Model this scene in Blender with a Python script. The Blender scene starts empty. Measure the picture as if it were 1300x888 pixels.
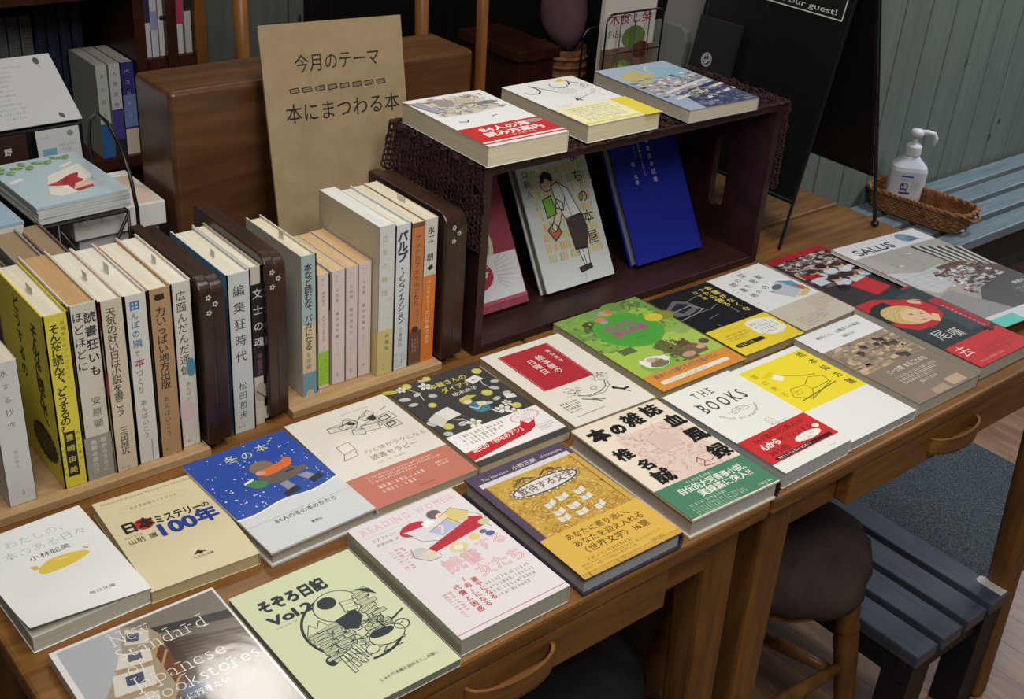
import bpy, math, random
from mathutils import Vector, Matrix, Euler
R = math.radians
C = bpy.context.scene.collection
random.seed(7)

# ------------------------------------------------------------------ camera
SC = bpy.context.scene
cd = bpy.data.cameras.new('camera'); cam = bpy.data.objects.new('camera', cd); C.objects.link(cam)
cd.sensor_width = 36.0; cd.sensor_fit = 'HORIZONTAL'; cd.lens = 1514.38/1300*36
cd.clip_start = .02; cd.clip_end = 40
rt, dn, fw = Vector((0.771, -0.633, 0.071)), Vector((-0.262, -0.416, -0.871)), Vector((0.58, 0.653, -0.487))
bk = -fw.normalized(); rt = (rt - bk*rt.dot(bk)).normalized(); upv = bk.cross(rt)
m4 = Matrix((rt, upv, bk)).transposed().to_4x4(); m4.translation = Vector((-0.911, -0.584, 1.458))
cam.matrix_world = m4
SC.camera = cam

# ------------------------------------------------------------------ light
SC.view_settings.view_transform = 'Standard'; SC.view_settings.look = 'None'
SC.view_settings.exposure = -0.15; SC.view_settings.gamma = 1.0; SC.view_settings.use_curve_mapping = False
w = bpy.data.worlds.new('world'); SC.world = w; w.use_nodes = True
w.node_tree.nodes['Background'].inputs[0].default_value = (.80, .90, 1.0, 1)
w.node_tree.nodes['Background'].inputs[1].default_value = .10
def area(name, loc, target, size, power, col, spread=180, sy=None):
    l = bpy.data.lights.new(name, 'AREA'); l.size = size; l.energy = power; l.color = col; l.spread = R(spread)
    if sy: l.shape = 'RECTANGLE'; l.size_y = sy
    o = bpy.data.objects.new(name, l); C.objects.link(o); o.location = loc
    o.rotation_euler = (Vector(target)-Vector(loc)).to_track_quat('-Z', 'Y').to_euler()
    return o
area('overhead_light', (-.10, -.05, 2.45), (-.05, .15, .72), .45, 6.0, (1.0, .965, .91), 110)
area('overhead_light', (.20, 1.60, 2.45), (.1, .5, .72), .25, 3.0, (1.0, .94, .86), 120)
area('overhead_light', (-1.1, -.5, 2.45), (-.4, .3, .72), .4, 3.0, (1.0, .97, .92), 100)
area('overhead_light', (-.55, -1.15, 2.50), (-.1, .3, .8), .6, 8.0, (1.0, .965, .91), 110)  # fill light added on the camera side to brighten page edges and spines
area('overhead_light', (2.2, .1, 2.45), (2.0, .8, .3), .5, 14, (.94, .97, 1.0), 120)
area('window_light', (3.45, .90, 1.62), (1.2, .0, .2), .75, 12, (.74, .84, 1.0), 170, .95)

# ------------------------------------------------------------------ materials
def lin(c):
    c = c/255.0
    return c/12.92 if c <= .04045 else ((c+.055)/1.055)**2.4
def rgb(c): return (lin(c[0]), lin(c[1]), lin(c[2]), 1)
MC = {}
def flat(c, rough=.55, spec=.3, metal=0.0, emit=0):
    k = ('f', tuple(c), rough, spec, metal)
    if k in MC: return MC[k]
    g = .3*c[0]+.59*c[1]+.11*c[2]; c = tuple(x+(g-x)*.10 for x in c)
    m = bpy.data.materials.new('print_%d_%d_%d' % tuple(int(x) for x in c)); m.use_nodes = True
    b = m.node_tree.nodes['Principled BSDF']
    b.inputs['Base Color'].default_value = rgb(c); b.inputs['Roughness'].default_value = rough
    b.inputs['Specular IOR Level'].default_value = spec; b.inputs['Metallic'].default_value = metal
    if rough < .2:                                   # shrink-wrapped covers: slightly wrinkled film
        N = m.node_tree.nodes; t = N.new('ShaderNodeTexNoise'); t.inputs['Scale'].default_value = 26; t.inputs['Detail'].default_value = 2; t.inputs['Distortion'].default_value = 1.0
        tc = N.new('ShaderNodeTexCoord'); bp = N.new('ShaderNodeBump'); bp.inputs['Strength'].default_value = .07; bp.inputs['Distance'].default_value = .002
        L = m.node_tree.links; L.new(tc.outputs['Object'], t.inputs['Vector']); L.new(t.outputs['Fac'], bp.inputs['Height']); L.new(bp.outputs[0], b.inputs['Normal'])
    MC[k] = m; return m
def ramp2(name, c1, c2, scale, rough, kind='noise', stretch=(1, 1, 1), bump=0, detail=6, spec=.4, dist=0, lo=.35, hi=.65):
    k = ('r', name)
    if k in MC: return MC[k]
    m = bpy.data.materials.new(name); m.use_nodes = True; nt = m.node_tree; N = nt.nodes; L = nt.links
    b = N['Principled BSDF']; tc = N.new('ShaderNodeTexCoord'); mp = N.new('ShaderNodeMapping'); mp.inputs['Scale'].default_value = stretch
    L.new(tc.outputs['Object'], mp.inputs[0])
    if kind == 'noise':
        t = N.new('ShaderNodeTexNoise'); t.inputs['Scale'].default_value = scale; t.inputs['Detail'].default_value = detail; t.inputs['Distortion'].default_value = dist
        out = t.outputs['Fac']
    elif kind == 'wave':
        t = N.new('ShaderNodeTexWave'); t.inputs['Scale'].default_value = scale; t.inputs['Distortion'].default_value = dist or 2; t.inputs['Detail'].default_value = 3
        out = t.outputs['Fac']
    else:
        t = N.new('ShaderNodeTexVoronoi'); t.inputs['Scale'].default_value = scale; out = t.outputs['Distance']
    L.new(mp.outputs[0], t.inputs['Vector'])
    r = N.new('ShaderNodeValToRGB'); r.color_ramp.elements[0].position = lo; r.color_ramp.elements[1].position = hi
    r.color_ramp.elements[0].color = rgb(c1); r.color_ramp.elements[1].color = rgb(c2)
    L.new(out, r.inputs[0]); L.new(r.outputs[0], b.inputs['Base Color'])
    b.inputs['Roughness'].default_value = rough; b.inputs['Specular IOR Level'].default_value = spec
    if bump:
        bp = N.new('ShaderNodeBump'); bp.inputs['Strength'].default_value = bump; bp.inputs['Distance'].default_value = .002
        L.new(out, bp.inputs['Height']); L.new(bp.outputs[0], b.inputs['Normal'])
    MC[k] = m; return m
def page_mat(c=(228, 216, 190)):
    k = ('p', c)
    if k in MC: return MC[k]
    m = ramp2('pages_%d_%d_%d' % c, tuple(x*.86 for x in c), c, 3, .8, stretch=(4, 4, 900), lo=.3, hi=.6, spec=.1)
    MC[k] = m; return m
M_desk = ramp2('desk_wood', (104, 68, 32), (134, 92, 46), 5, .38, stretch=(1.5, 14, 14), bump=.05, dist=.6)
M_deskside = ramp2('desk_leg_wood', (100, 66, 30), (128, 88, 44), 5, .42, stretch=(14, 14, 1.5), bump=.05, dist=.6)
M_ply = ramp2('plywood', (160, 128, 90), (182, 150, 108), 6, .5, stretch=(2, 16, 16), dist=.4)
M_plyedge = ramp2('plywood_edge', (120, 84, 50), (178, 138, 92), 5, .6, stretch=(1, 1, 300), lo=.4, hi=.6)
M_dark = ramp2('dark_lacquered_wood', (40, 24, 18), (58, 36, 26), 5, .3, stretch=(8, 2, 2), spec=.5, dist=.5)
M_crate = ramp2('dark_crate_wood', (42, 23, 21), (58, 33, 30), 5, .42, stretch=(2, 8, 8), dist=.5)
M_board = ramp2('brown_box_wood', (78, 50, 29), (100, 68, 40), 4, .3, stretch=(1.2, 12, 12), dist=.5, spec=.5)
M_boardv = ramp2('brown_box_wood_side', (130, 92, 54), (154, 110, 66), 4, .34, stretch=(12, 12, 1.2), dist=.5, spec=.5)
M_kraft = ramp2('kraft_board', (150, 130, 100), (160, 140, 110), 30, .8, spec=.1, detail=10)
M_post = ramp2('orange_wood', (128, 80, 36), (152, 98, 48), 6, .4, stretch=(10, 10, 1), dist=.4)
M_shelf = ramp2('red_brown_shelf_wood', (52, 24, 16), (70, 34, 22), 5, .4, stretch=(3, 3, 3), dist=.5)
M_green = ramp2('green_painted_planks', (108, 119, 110), (120, 131, 121), 4, .5, stretch=(14, 14, .7), bump=.06, dist=.6)
M_bench = ramp2('blue_grey_painted_slats', (104, 119, 128), (124, 139, 147), 5, .4, stretch=(1.2, 14, 14), bump=.1, dist=.4)
M_benchd = ramp2('dark_painted_slats', (62, 68, 82), (78, 86, 100), 5, .38, stretch=(14, 1.2, 14), bump=.08, dist=.4)
M_benchl = flat((30, 31, 34), .5)
M_black = flat((12, 12, 13), .45, .4)
M_rod = flat((16, 16, 17), .35, .5)
M_mat = ramp2('grey_carpet_mat', (52, 59, 65), (102, 111, 117), 380, .95, bump=.5, detail=3, spec=.05, lo=.38, hi=.66)
M_cush = ramp2('brown_grey_cloth', (60, 50, 47), (78, 66, 62), 14, .9, bump=.2, spec=.1)
M_cush2 = ramp2('charcoal_cloth', (36, 34, 33), (50, 47, 46), 14, .95, bump=.3, spec=.05)
M_lace = ramp2('brown_lace_yarn', (50, 34, 34), (76, 54, 54), 200, .85, spec=.1)
M_wick = ramp2('wicker', (120, 78, 46), (164, 114, 72), 60, .6, spec=.3, bump=.3)
M_plast = flat((226, 230, 236), .35, .5)

# ------------------------------------------------------------------ mesh builder
class MB:
    def __init__(s): s.v = []; s.f = []; s.mi = []; s.ms = []
    def mat(s, m):
        if m not in s.ms: s.ms.append(m)
        return s.ms.index(m)
    def add(s, V, F, m):
        o = len(s.v); i = s.mat(m); s.v += [tuple(p) for p in V]
        for f in F: s.f.append(tuple(o+k for k in f)); s.mi.append(i)
        return s
    def box(s, x0, y0, z0, x1, y1, z1, m):
        V = [(x, y, z) for z in (z0, z1) for y in (y0, y1) for x in (x0, x1)]
        return s.add(V, [(0, 2, 3, 1), (4, 5, 7, 6), (0, 1, 5, 4), (2, 6, 7, 3), (0, 4, 6, 2), (1, 3, 7, 5)], m)
    def prism(s, poly, a0, a1, m, ax='z'):
        n = len(poly)
        def P(p, a): return {'z': (p[0], p[1], a), 'x': (a, p[0], p[1]), 'y': (p[0], a, p[1])}[ax]
        V = [P(p, a0) for p in poly]+[P(p, a1) for p in poly]
        F = [tuple(range(n))[::-1], tuple(range(n, 2*n))]+[(i, (i+1) % n, n+(i+1) % n, n+i) for i in range(n)]
        return s.add(V, F, m)
    def tube(s, pts, r, m, n=8, close=False):
        pts = [Vector(p) for p in pts]; V = []; F = []; k = len(pts)
        rr = r if isinstance(r, (list, tuple)) else [r]*k
        for i, p in enumerate(pts):
            a = pts[i-1] if (i > 0 or close) else p; b = pts[(i+1) % k] if (i < k-1 or close) else p
            d = (b-a).normalized(); u = d.orthogonal().normalized() if abs(d.z) > .95 else d.cross(Vector((0, 0, 1))).normalized(); v = d.cross(u)
            for j in range(n):
                t = 2*math.pi*j/n; V.append(p+u*math.cos(t)*rr[i]+v*math.sin(t)*rr[i])
        for i in range(k if close else k-1):
            q = (i+1) % k
            for j in range(n): F.append((i*n+j, i*n+(j+1) % n, q*n+(j+1) % n, q*n+j))
        if not close: F += [tuple(range(n))[::-1], tuple(range((k-1)*n, k*n))]
        return s.add(V, F, m)
    def lathe(s, prof, m, n=24, c=(0, 0, 0), fn=None):
        V = []; F = []; k = len(prof)
        for r, z in prof:
            for j in range(n):
                t = 2*math.pi*j/n; q = fn(t, r, z) if fn else (r, z); V.append((c[0]+q[0]*math.cos(t), c[1]+q[0]*math.sin(t), c[2]+q[1]))
        for i in range(k-1):
            for j in range(n): F.append((i*n+j, i*n+(j+1) % n, (i+1)*n+(j+1) % n, (i+1)*n+j))
        F += [tuple(range(n))[::-1], tuple(range((k-1)*n, k*n))]
        return s.add(V, F, m)
    def build(s, name, parent=None, smooth=False, bevel=0, loc=None, seg=2):
        me = bpy.data.meshes.new(name); me.from_pydata(s.v, [], s.f)
        for m in s.ms: me.materials.append(m)
        me.polygons.foreach_set('material_index', s.mi)
        if smooth: me.polygons.foreach_set('use_smooth', [True]*len(s.f))
        me.update()
        o = bpy.data.objects.new(name, me); C.objects.link(o)
        if parent: o.parent = parent
        if loc: o.location = loc
        if bevel:
            b = o.modifiers.new('bevel', 'BEVEL'); b.width = bevel; b.segments = seg; b.limit_method = 'ANGLE'; b.angle_limit = R(40)
        return o
def tag(o, label, cat, group=None):
    o['label'] = label; o['category'] = cat
    if group: o['group'] = group
    return o
def thing(name, label, cat, loc=(0, 0, 0), rot=(0, 0, 0), group=None):
    o = bpy.data.objects.new(name, None); C.objects.link(o); o.empty_display_size = .05
    o.location = loc; o.rotation_euler = rot
    return tag(o, label, cat, group)
def struct(o): o['kind'] = 'structure'; return o

# ------------------------------------------------------------------ lettering (glyph meshes from the built-in font)
GC = {}
def glyph(s, bold):
    k = (s, bold)
    if k in GC: return GC[k]
    c = bpy.data.curves.new('g', 'FONT'); c.body = s; c.resolution_u = 3 if len(s) > 1 or ord(s[0]) < 200 else 2; c.offset = bold
    o = bpy.data.objects.new('g', c); C.objects.link(o)
    dg = bpy.context.evaluated_depsgraph_get(); e = o.evaluated_get(dg); me = e.to_mesh()
    V = [(v.co.x, v.co.y) for v in me.vertices]; F = [tuple(p.vertices) for p in me.polygons]
    e.to_mesh_clear(); bpy.data.objects.remove(o); bpy.data.curves.remove(c)
    GC[k] = (V, F, max((v[0] for v in V), default=0)); return GC[k]
SERIF = {'N': [(.12, 0), (.12, .73), (.88, .73)], 'S': [], 'J': [(.75, .73)], 'B': [(.1, 0), (.1, .73)], 'T': [(.5, 0)], 'H': [(.12, 0), (.88, 0), (.12, .73), (.88, .73)], 'E': [(.1, 0), (.1, .73)],
         'K': [(.1, 0), (.1, .73), (.92, 0), (.85, .73)], 'w': [(.06, .55), (.5, .55), (.94, .55)], 't': [], 'n': [(.1, 0), (.9, 0), (.1, .55)], 'd': [(.88, .76), (.9, 0)], 'r': [(.2, 0), (.2, .55)],
         'f': [(.4, 0)], 'p': [(.1, .55), (.1, -.2)], 'k': [(.1, 0), (.1, .76), (.9, 0)], 'a': [(.9, 0)], 'h': [(.1, 0), (.9, 0)], 'i': [(.5, 0)], 'l': [(.5, 0)], 'W': [(.06, .73), (.94, .73)], 'D': [(.1, 0), (.1, .73)],
         'R': [(.1, 0), (.1, .73), (.95, 0)], 'A': [(.08, 0), (.92, 0)], 'M': [(.1, 0), (.9, 0), (.1, .73), (.9, .73)], 'I': [(.5, 0), (.5, .73)]}
class Art:
    """flat printed artwork, u right / v down in millimetres"""
    def __init__(s, w, h, rough=.55): s.w = w; s.h = h; s.p = []; s.k = 0; s.rough = rough
    def put(s, V, F, c, mat=None): s.k += 1; s.p.append((V, F, mat or flat(c, s.rough, .32 if s.rough < .2 else .3), s.k)); return s
    def poly(s, pts, c): return s.put(list(pts), [tuple(range(len(pts)))], c)
    def rect(s, u, v, w, h, c, n=1):
        if n == 1: return s.poly([(u, v), (u+w, v), (u+w, v+h), (u, v+h)], c)
        V = [(u+w*i/n, v+q) for i in range(n+1) for q in (0, h)]
        return s.put(V, [(2*i, 2*i+2, 2*i+3, 2*i+1) for i in range(n)], c)
    def ell(s, u, v, a, b, c, n=28, rot=0, t0=0, t1=360):
        k = math.cos(R(rot)); q = math.sin(R(rot)); P = []
        for i in range(n+(t1-t0 < 360)):
            t = R(t0+(t1-t0)*i/n); x = a*math.cos(t); y = b*math.sin(t); P.append((u+x*k-y*q, v+x*q+y*k))
        return s.poly(P, c)
    def line(s, pts, wd, c, close=False):
        V = []; F = []
        P = list(pts)+([pts[0]] if close else [])
        for (a, b), (d, e) in zip(P, P[1:]):
            L = math.hypot(d-a, e-b) or 1; x = -(e-b)/L*wd/2; y = (d-a)/L*wd/2; ex = (d-a)/L*wd*.3; ey = (e-b)/L*wd*.3
            o = len(V); z = (o//4 % 2)*.0000011; V += [(a-ex+x, b-ey+y, z), (d+ex+x, e+ey+y, z), (d+ex-x, e+ey-y, z), (a-ex-x, b-ey-y, z)]; F.append((o, o+1, o+2, o+3))
        return s.put(V, F, c)
    def arc(s, u, v, a, b, wd, c, t0=0, t1=360, n=32, rot=0):
        k = math.cos(R(rot)); q = math.sin(R(rot)); P = []
        for i in range(n+1):
            t = R(t0+(t1-t0)*i/n); x = a*math.cos(t); y = b*math.sin(t); P.append((u+x*k-y*q, v+x*q+y*k))
        return s.line(P, wd, c)
    def _g(s, ch, u, v, sz, bold, sx, V, F, rot=0):
        gv, gf, gw = glyph(ch, min(bold, 0)); k = math.cos(R(rot)); q = math.sin(R(rot)); D = [(0, 0)]
        if bold > 0:
            m = 4 if bold < .03 else 8; D += [(bold*math.cos(6.2832*i/m+.785), bold*math.sin(6.2832*i/m+.785)) for i in range(m)]
        for n_, (dx, dy) in enumerate(D):
            o = len(V); dz = n_*.0000012
            for x, y in gv:
                X = (x+dx)*sz*sx; Y = (.83-y+dy)*sz
                if rot: X -= sz/2; Y -= sz/2; X, Y = X*k-Y*q+sz/2, X*q+Y*k+sz/2
                V.append((u+X, v+Y, dz))
            F += [tuple(o+i for i in f) for f in gf]
        return gw*sz*sx
    def txt(s, u, v, sz, st, c, bold=0, W=None, sp=1.0, sx=1.0, arcr=None, serif=0, rot=0):
        V = []; F = []; x = 0
        if all(ord(ch) < 256 for ch in st) and not serif and sp == 1: x = s._g(st, 0, 0, sz, bold, sx, V, F)
        else:
            for ch in st:
                if ch == ' ': x += sz*.45*sx; continue
                if ord(ch) < 256:
                    g = s._g(ch, x, 0, sz, bold, sx, V, F)
                    if serif:
                        for fx, fy in SERIF.get(ch, []):
                            o = len(V); X = x+g*fx; Y = (.83-fy)*sz; a = sz*.12*sx; b = serif*sz
                            V += [(X-a, Y-b, .0000014), (X+a, Y-b, .0000014), (X+a, Y+b, .0000014), (X-a, Y+b, .0000014)]; F.append((o, o+1, o+2, o+3))
                    x += (g+sz*.09*sx)*sp
                else: s._g(ch, x, 0, sz, bold, sx, V, F); x += sz*sp*sx
        k = (W/x) if W else 1
        k2, q2 = math.cos(R(rot)), math.sin(R(rot))
        if arcr:
            O = []
            for X, Y, *_ in V:
                t = (X*k-W/2)/arcr; O.append((u+W/2+(arcr-Y)*math.sin(t) if arcr < 0 else u+W/2+(arcr-Y)*math.sin(t), v+arcr-(arcr-Y)*math.cos(t)))
            V = O
        else: V = [(u+q[0]*k*k2-q[1]*q2, v+q[0]*k*q2+q[1]*k2)+tuple(q[2:]) for q in V]
        s.put(V, F, c); s.k += 6*(bold > 0)+(serif > 0); return s
    def vtxt(s, u, v, sz, st, c, bold=0, H=None, sp=1.0, sx=1.0):
        V = []; F = []; n = len(st); step = (H-sz)/max(1, n-1) if H else sz*sp
        for i, ch in enumerate(st):
            if ch == ' ': continue
            y = v+i*step
            if ch in 'ー〜・': s._g(ch, u, y, sz, bold, 1, V, F, rot=90 if ch != '・' else 0)
            elif ch in '、。': s._g(ch, u+sz*.55, y-sz*.5, sz, bold, sx, V, F)
            else: s._g(ch, u, y, sz, bold, sx, V, F)
        s.put(V, F, c); s.k += 6*(bold > 0); return s
    def micro(s, u, v, w, rows, step, sz, c, seed=1, vert=False, fill=.8):
        rd = random.Random(seed); V = []; F = []
        for r in range(rows):
            x = 0; end = w*(1 if r < rows-1 else .7)*rd.uniform(.85, 1)
            while x < end:
                L = sz*rd.uniform(.35, .8)
                for a, b, p, q in ((0, .1, L, .2), (L*.3, 0, L*.48, .9), (0, .65, L*.9, .75), (L*.7, .3, L*.85, 1)):
                    if rd.random() > fill: continue
                    P = [(x+a, b*sz), (x+p, b*sz), (x+p, q*sz), (x+a, q*sz)]
                    o = len(V)
                    z = (o//4 % 4)*.0000006; V += [(u+r*step+Y, v+X, z) if vert else (u+X, v+r*step+Y, z) for X, Y in P]; F.append((o, o+1, o+2, o+3))
                x += sz*.95
        return s.put(V, F, c)
    def mosaic(s, u, v, w, h, n, cols, sz, seed=1, el=1.8):
        rd = random.Random(seed); by = {}
        for i in range(n):
            a, b = u+rd.uniform(0, w), v+rd.uniform(0, h); x = sz*rd.uniform(.4, 1)*el; y = sz*rd.uniform(.4, 1); x = min(x, u+w-a); y = min(y, v+h-b); k = rd.uniform(-.25, .25)*y; c = rd.choice(cols)
            V, F = by.setdefault(c, ([], [])); o = len(V); z = (i % 12)*.0000008
            V += [(a, b, z), (a+x, b+k, z), (a+x, b+y+k*.5, z), (a, b+y, z)]; F.append((o, o+1, o+2, o+3))
        for c, (V, F) in by.items(): s.put(V, F, c)
        s.k += 5; return s
    def emit(s, mb, fn):
        for V, F, m, k in s.p: mb.add([fn(q[0], q[1], .00003+k*.000002+(q[2] if len(q) > 2 else 0)) for q in V], F, m)

# ------------------------------------------------------------------ books
WHITE = (228, 226, 220)
def book(kind, label, group, w, h, t, loc, rot, cover=WHITE, back=None, spinec=None, spine='R', hard=False, page=(226, 214, 188), art=None,
         spart=None, band=None, deform=None, slip=None, rough=.5, cat='book', foreedge=None, inset=.0006, bulge=.0035):
    """lying face up, origin under its middle; spine on the right (R) or left (L)"""
    T = thing(kind, label, cat, loc, rot, group)
    D = deform or (lambda x, y, z: (x, y, z))
    cm = flat(cover, rough); bm = flat(back or cover, rough); sm = flat(spinec or cover, rough)
    sg = 1 if spine == 'R' else -1
    c = (.0018 if bulge == 0 else .0024) if hard else .0005
    ov = .0028 if hard else inset
    cv = MB()
    def sheet(z0, z1, m, nx=1, ny=1):
        if deform and z1 > t*.5: nx, ny = 10, 14
        V = []; F = []
        for z in (z0, z1):
            for j in range(ny+1):
                for i in range(nx+1): V.append(D(-w/2+w*i/nx, -h/2+h*j/ny, z))
        k = (nx+1)*(ny+1)
        for j in range(ny):
            for i in range(nx):
                a = j*(nx+1)+i; F += [(a, a+nx+1, a+nx+2, a+1), (k+a, k+a+1, k+a+nx+2, k+a+nx+1)]
        for i in range(nx): F += [(i, i+1, k+i+1, k+i), (ny*(nx+1)+i+1, ny*(nx+1)+i, k+ny*(nx+1)+i, k+ny*(nx+1)+i+1)]
        for j in range(ny): a = j*(nx+1); b = a+nx+1; F += [(b, a, k+a, k+b), (a+nx, b+nx, k+b+nx, k+a+nx)]
        cv.add(V, F, m)
    sheet(t-c, t, cm); sheet(0, c, bm)
    bul = bulge if hard else .0
    def sx(z): return sg*(w/2+bul*(1-(2*z/t-1)**2)) if t else 0
    n = 8; V = []
    for i in range(n+1):
        z = t*i/n
        for y in (-h/2, h/2): V.append((sx(z), y, z))
    for i in range(n+1):
        z = t*i/n
        for y in (-h/2, h/2): V.append((sx(z)-sg*c*.9, y, min(max(z, c*.5), t-c*.5)))
    k = 2*(n+1); F = []
    for i in range(n):
        a = 2*i; F += [(a, a+1, a+3, a+2), (k+a, k+a+2, k+a+3, k+a+1), (a, a+2, k+a+2, k+a), (a+1, k+a+1, k+a+3, a+3)]
    cv.add(V, F, sm)
    if art:
        A = Art(w*1000, h*1000, rough if rough < .4 else .55); art(A)
        A.emit(cv, lambda u, v, z: D(-w/2+u/1000, h/2-v/1000, t+z))
    if spart:
        A = Art(t*1000, h*1000); spart(A)
        A.emit(cv, lambda u, v, z: (sx(t-u/1000)+sg*z, h/2-v/1000, t-u/1000))
    cv.build('cover', T)
    pg = MB()
    x0, x1 = (-w/2+ov, w/2-.0012) if sg > 0 else (-w/2+.0012, w/2-ov)
    y0, y1 = -h/2+ov, h/2-ov
    z0, z1 = c, t-c
    pg.box(x0, y0, z0, x1, y1, z1, page_mat(page))
    pg.build('page_block', T)
    if band:
        v0, v1, bc, bfn, bsp = band
        bm2 = flat(bc, .5); b = MB(); g = .00035; ya, yb = h/2-v1/1000, h/2-v0/1000
        e = .0009
        b.box(-w/2-(0 if sg > 0 else bul*.0), ya, t, w/2, yb, t+g+.0003, bm2)
        b.box(-w/2, ya, -.0002 if False else 0.00002, w/2, yb, .0003, bm2)
        V = []; n = 8
        for i in range(n+1):
            z = t*i/n
            for y in (ya, yb): V.append((sx(z)+sg*.0004, y, z))
        b.add(V, [(2*i, 2*i+1, 2*i+3, 2*i+2) for i in range(n)], bm2)
        A = Art(w*1000, v1-v0); bfn and bfn(A)
        A.emit(b, lambda u, v, z: (-w/2+u/1000, yb-v/1000, t+g+.0003+z))
        if bsp:
            A = Art(t*1000, v1-v0); bsp(A)
            A.emit(b, lambda u, v, z: (sx(t-u/1000)+sg*(.0005+z), yb-v/1000, t-u/1000))
        o = b.build('paper_band', T)
    if slip:
        u, wd, up = slip[0]/1000, slip[1]/1000, slip[2]
        b = MB(); b.box(-w/2+u, h/2-.02, t*.55, -w/2+u+wd, h/2+up, t*.55+.0003, flat((226, 224, 216)))
        b.build('paper_slip', T)
    return T
UP = 0.0
def stand(kind, label, group, xl, t, h, w, y, z, **k):
    """upright, spine towards the viewer (-y); xl = left edge of the spine"""
    # local x -> -y, y -> z, z -> -x
    rot = Matrix(((0, 0, -1), (-1, 0, 0), (0, 1, 0))).to_euler()
    if kind == 'hardcover_book' and 'hard' not in k: k['hard'] = True; k['bulge'] = 0.0
    return book(kind, label, group, w, h, t, (xl+t, y+w/2+.0005, z+h/2), rot, spine='R', **k)

# ------------------------------------------------------------------ room
fl = MB(); M_floor = ramp2('floor_boards', (126, 92, 68), (160, 124, 96), 4, .28, stretch=(9, 1.2, 9), dist=.5, spec=.5)
for i in range(-28, 62):
    fl.box(i*.075-.0, -2.6, -.02, i*.075+.0742, 2.6, 0, M_floor)
struct(fl.build('floor'))
ce = MB(); ce.box(-2.1, -2.6, 2.7, 4.6, 2.6, 2.75, flat((190, 184, 172), .8)); struct(ce.build('ceiling'))
def plank_wall(name, x0, x1, y, first, horiz=False):
    b = MB(); x = first
    while x > x0: x -= .1085
    i = 0
    while x < x1:
        a, d = max(x, x0), min(x+.1085, x1)
        if d-a > .01: b.prism([(a+.001, y+.02), (a+.001, y+.004), (a+.004, y), (d-.004, y), (d-.001, y+.004), (d-.001, y+.02)], 0, 2.7, M_green)
        x += .1085; i += 1
    b.box(x0, y+.02, 0, x1, y+.06, 2.7, flat((40, 48, 44), .8))
    rd = random.Random(3)
    for j in range(40):                      # knots
        kx = rd.uniform(x0+.05, x1-.05); kz = rd.uniform(.45, 1.3); r = rd.uniform(.004, .008)
        b.add([(kx+r*.7*math.cos(t*.785), y-.0006, kz+r*1.3*math.sin(t*.785)) for t in range(8)], [tuple(range(8))], flat((62, 66, 56), .6))
    return struct(b.build(name))
plank_wall('wall_back', 1.02, 4.6, .952, 1.5716)
plank_wall('wall_rear', -2.1, 1.02, 1.95, 0)
s = MB(); s.box(1.02, 1.012, 0, 1.06, 1.95, 2.7, flat((30, 32, 30), .7)); struct(s.build('wall_return'))  # near-black colour puts the corner's shade into this wall
s = MB(); M_shade_panel = flat((30, 27, 25), .55)
s.box(.58, 1.915, 0, 1.018, 1.949, 2.05, M_shade_panel)  # dark door-shaped panel added so this stretch of rear wall falls into shade
for za, zb in ((.12, .95), (1.05, 1.92)): s.box(.63, 1.907, za, .97, 1.9149, zb, M_shade_panel)
struct(s.build('shade_panel_1', bevel=.004))
s = MB(); s.box(-2.16, -2.6, 0, -2.1, 2.0, 2.7, M_green); struct(s.build('wall_left'))

# carpet mat
b = MB(); b.box(.86, .135, 0.0005, 1.452, .93, .007, M_mat)
tag(b.build('floor_mat', bevel=.003), 'grey speckled carpet mat lying on the wooden floor', 'mat')

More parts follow.
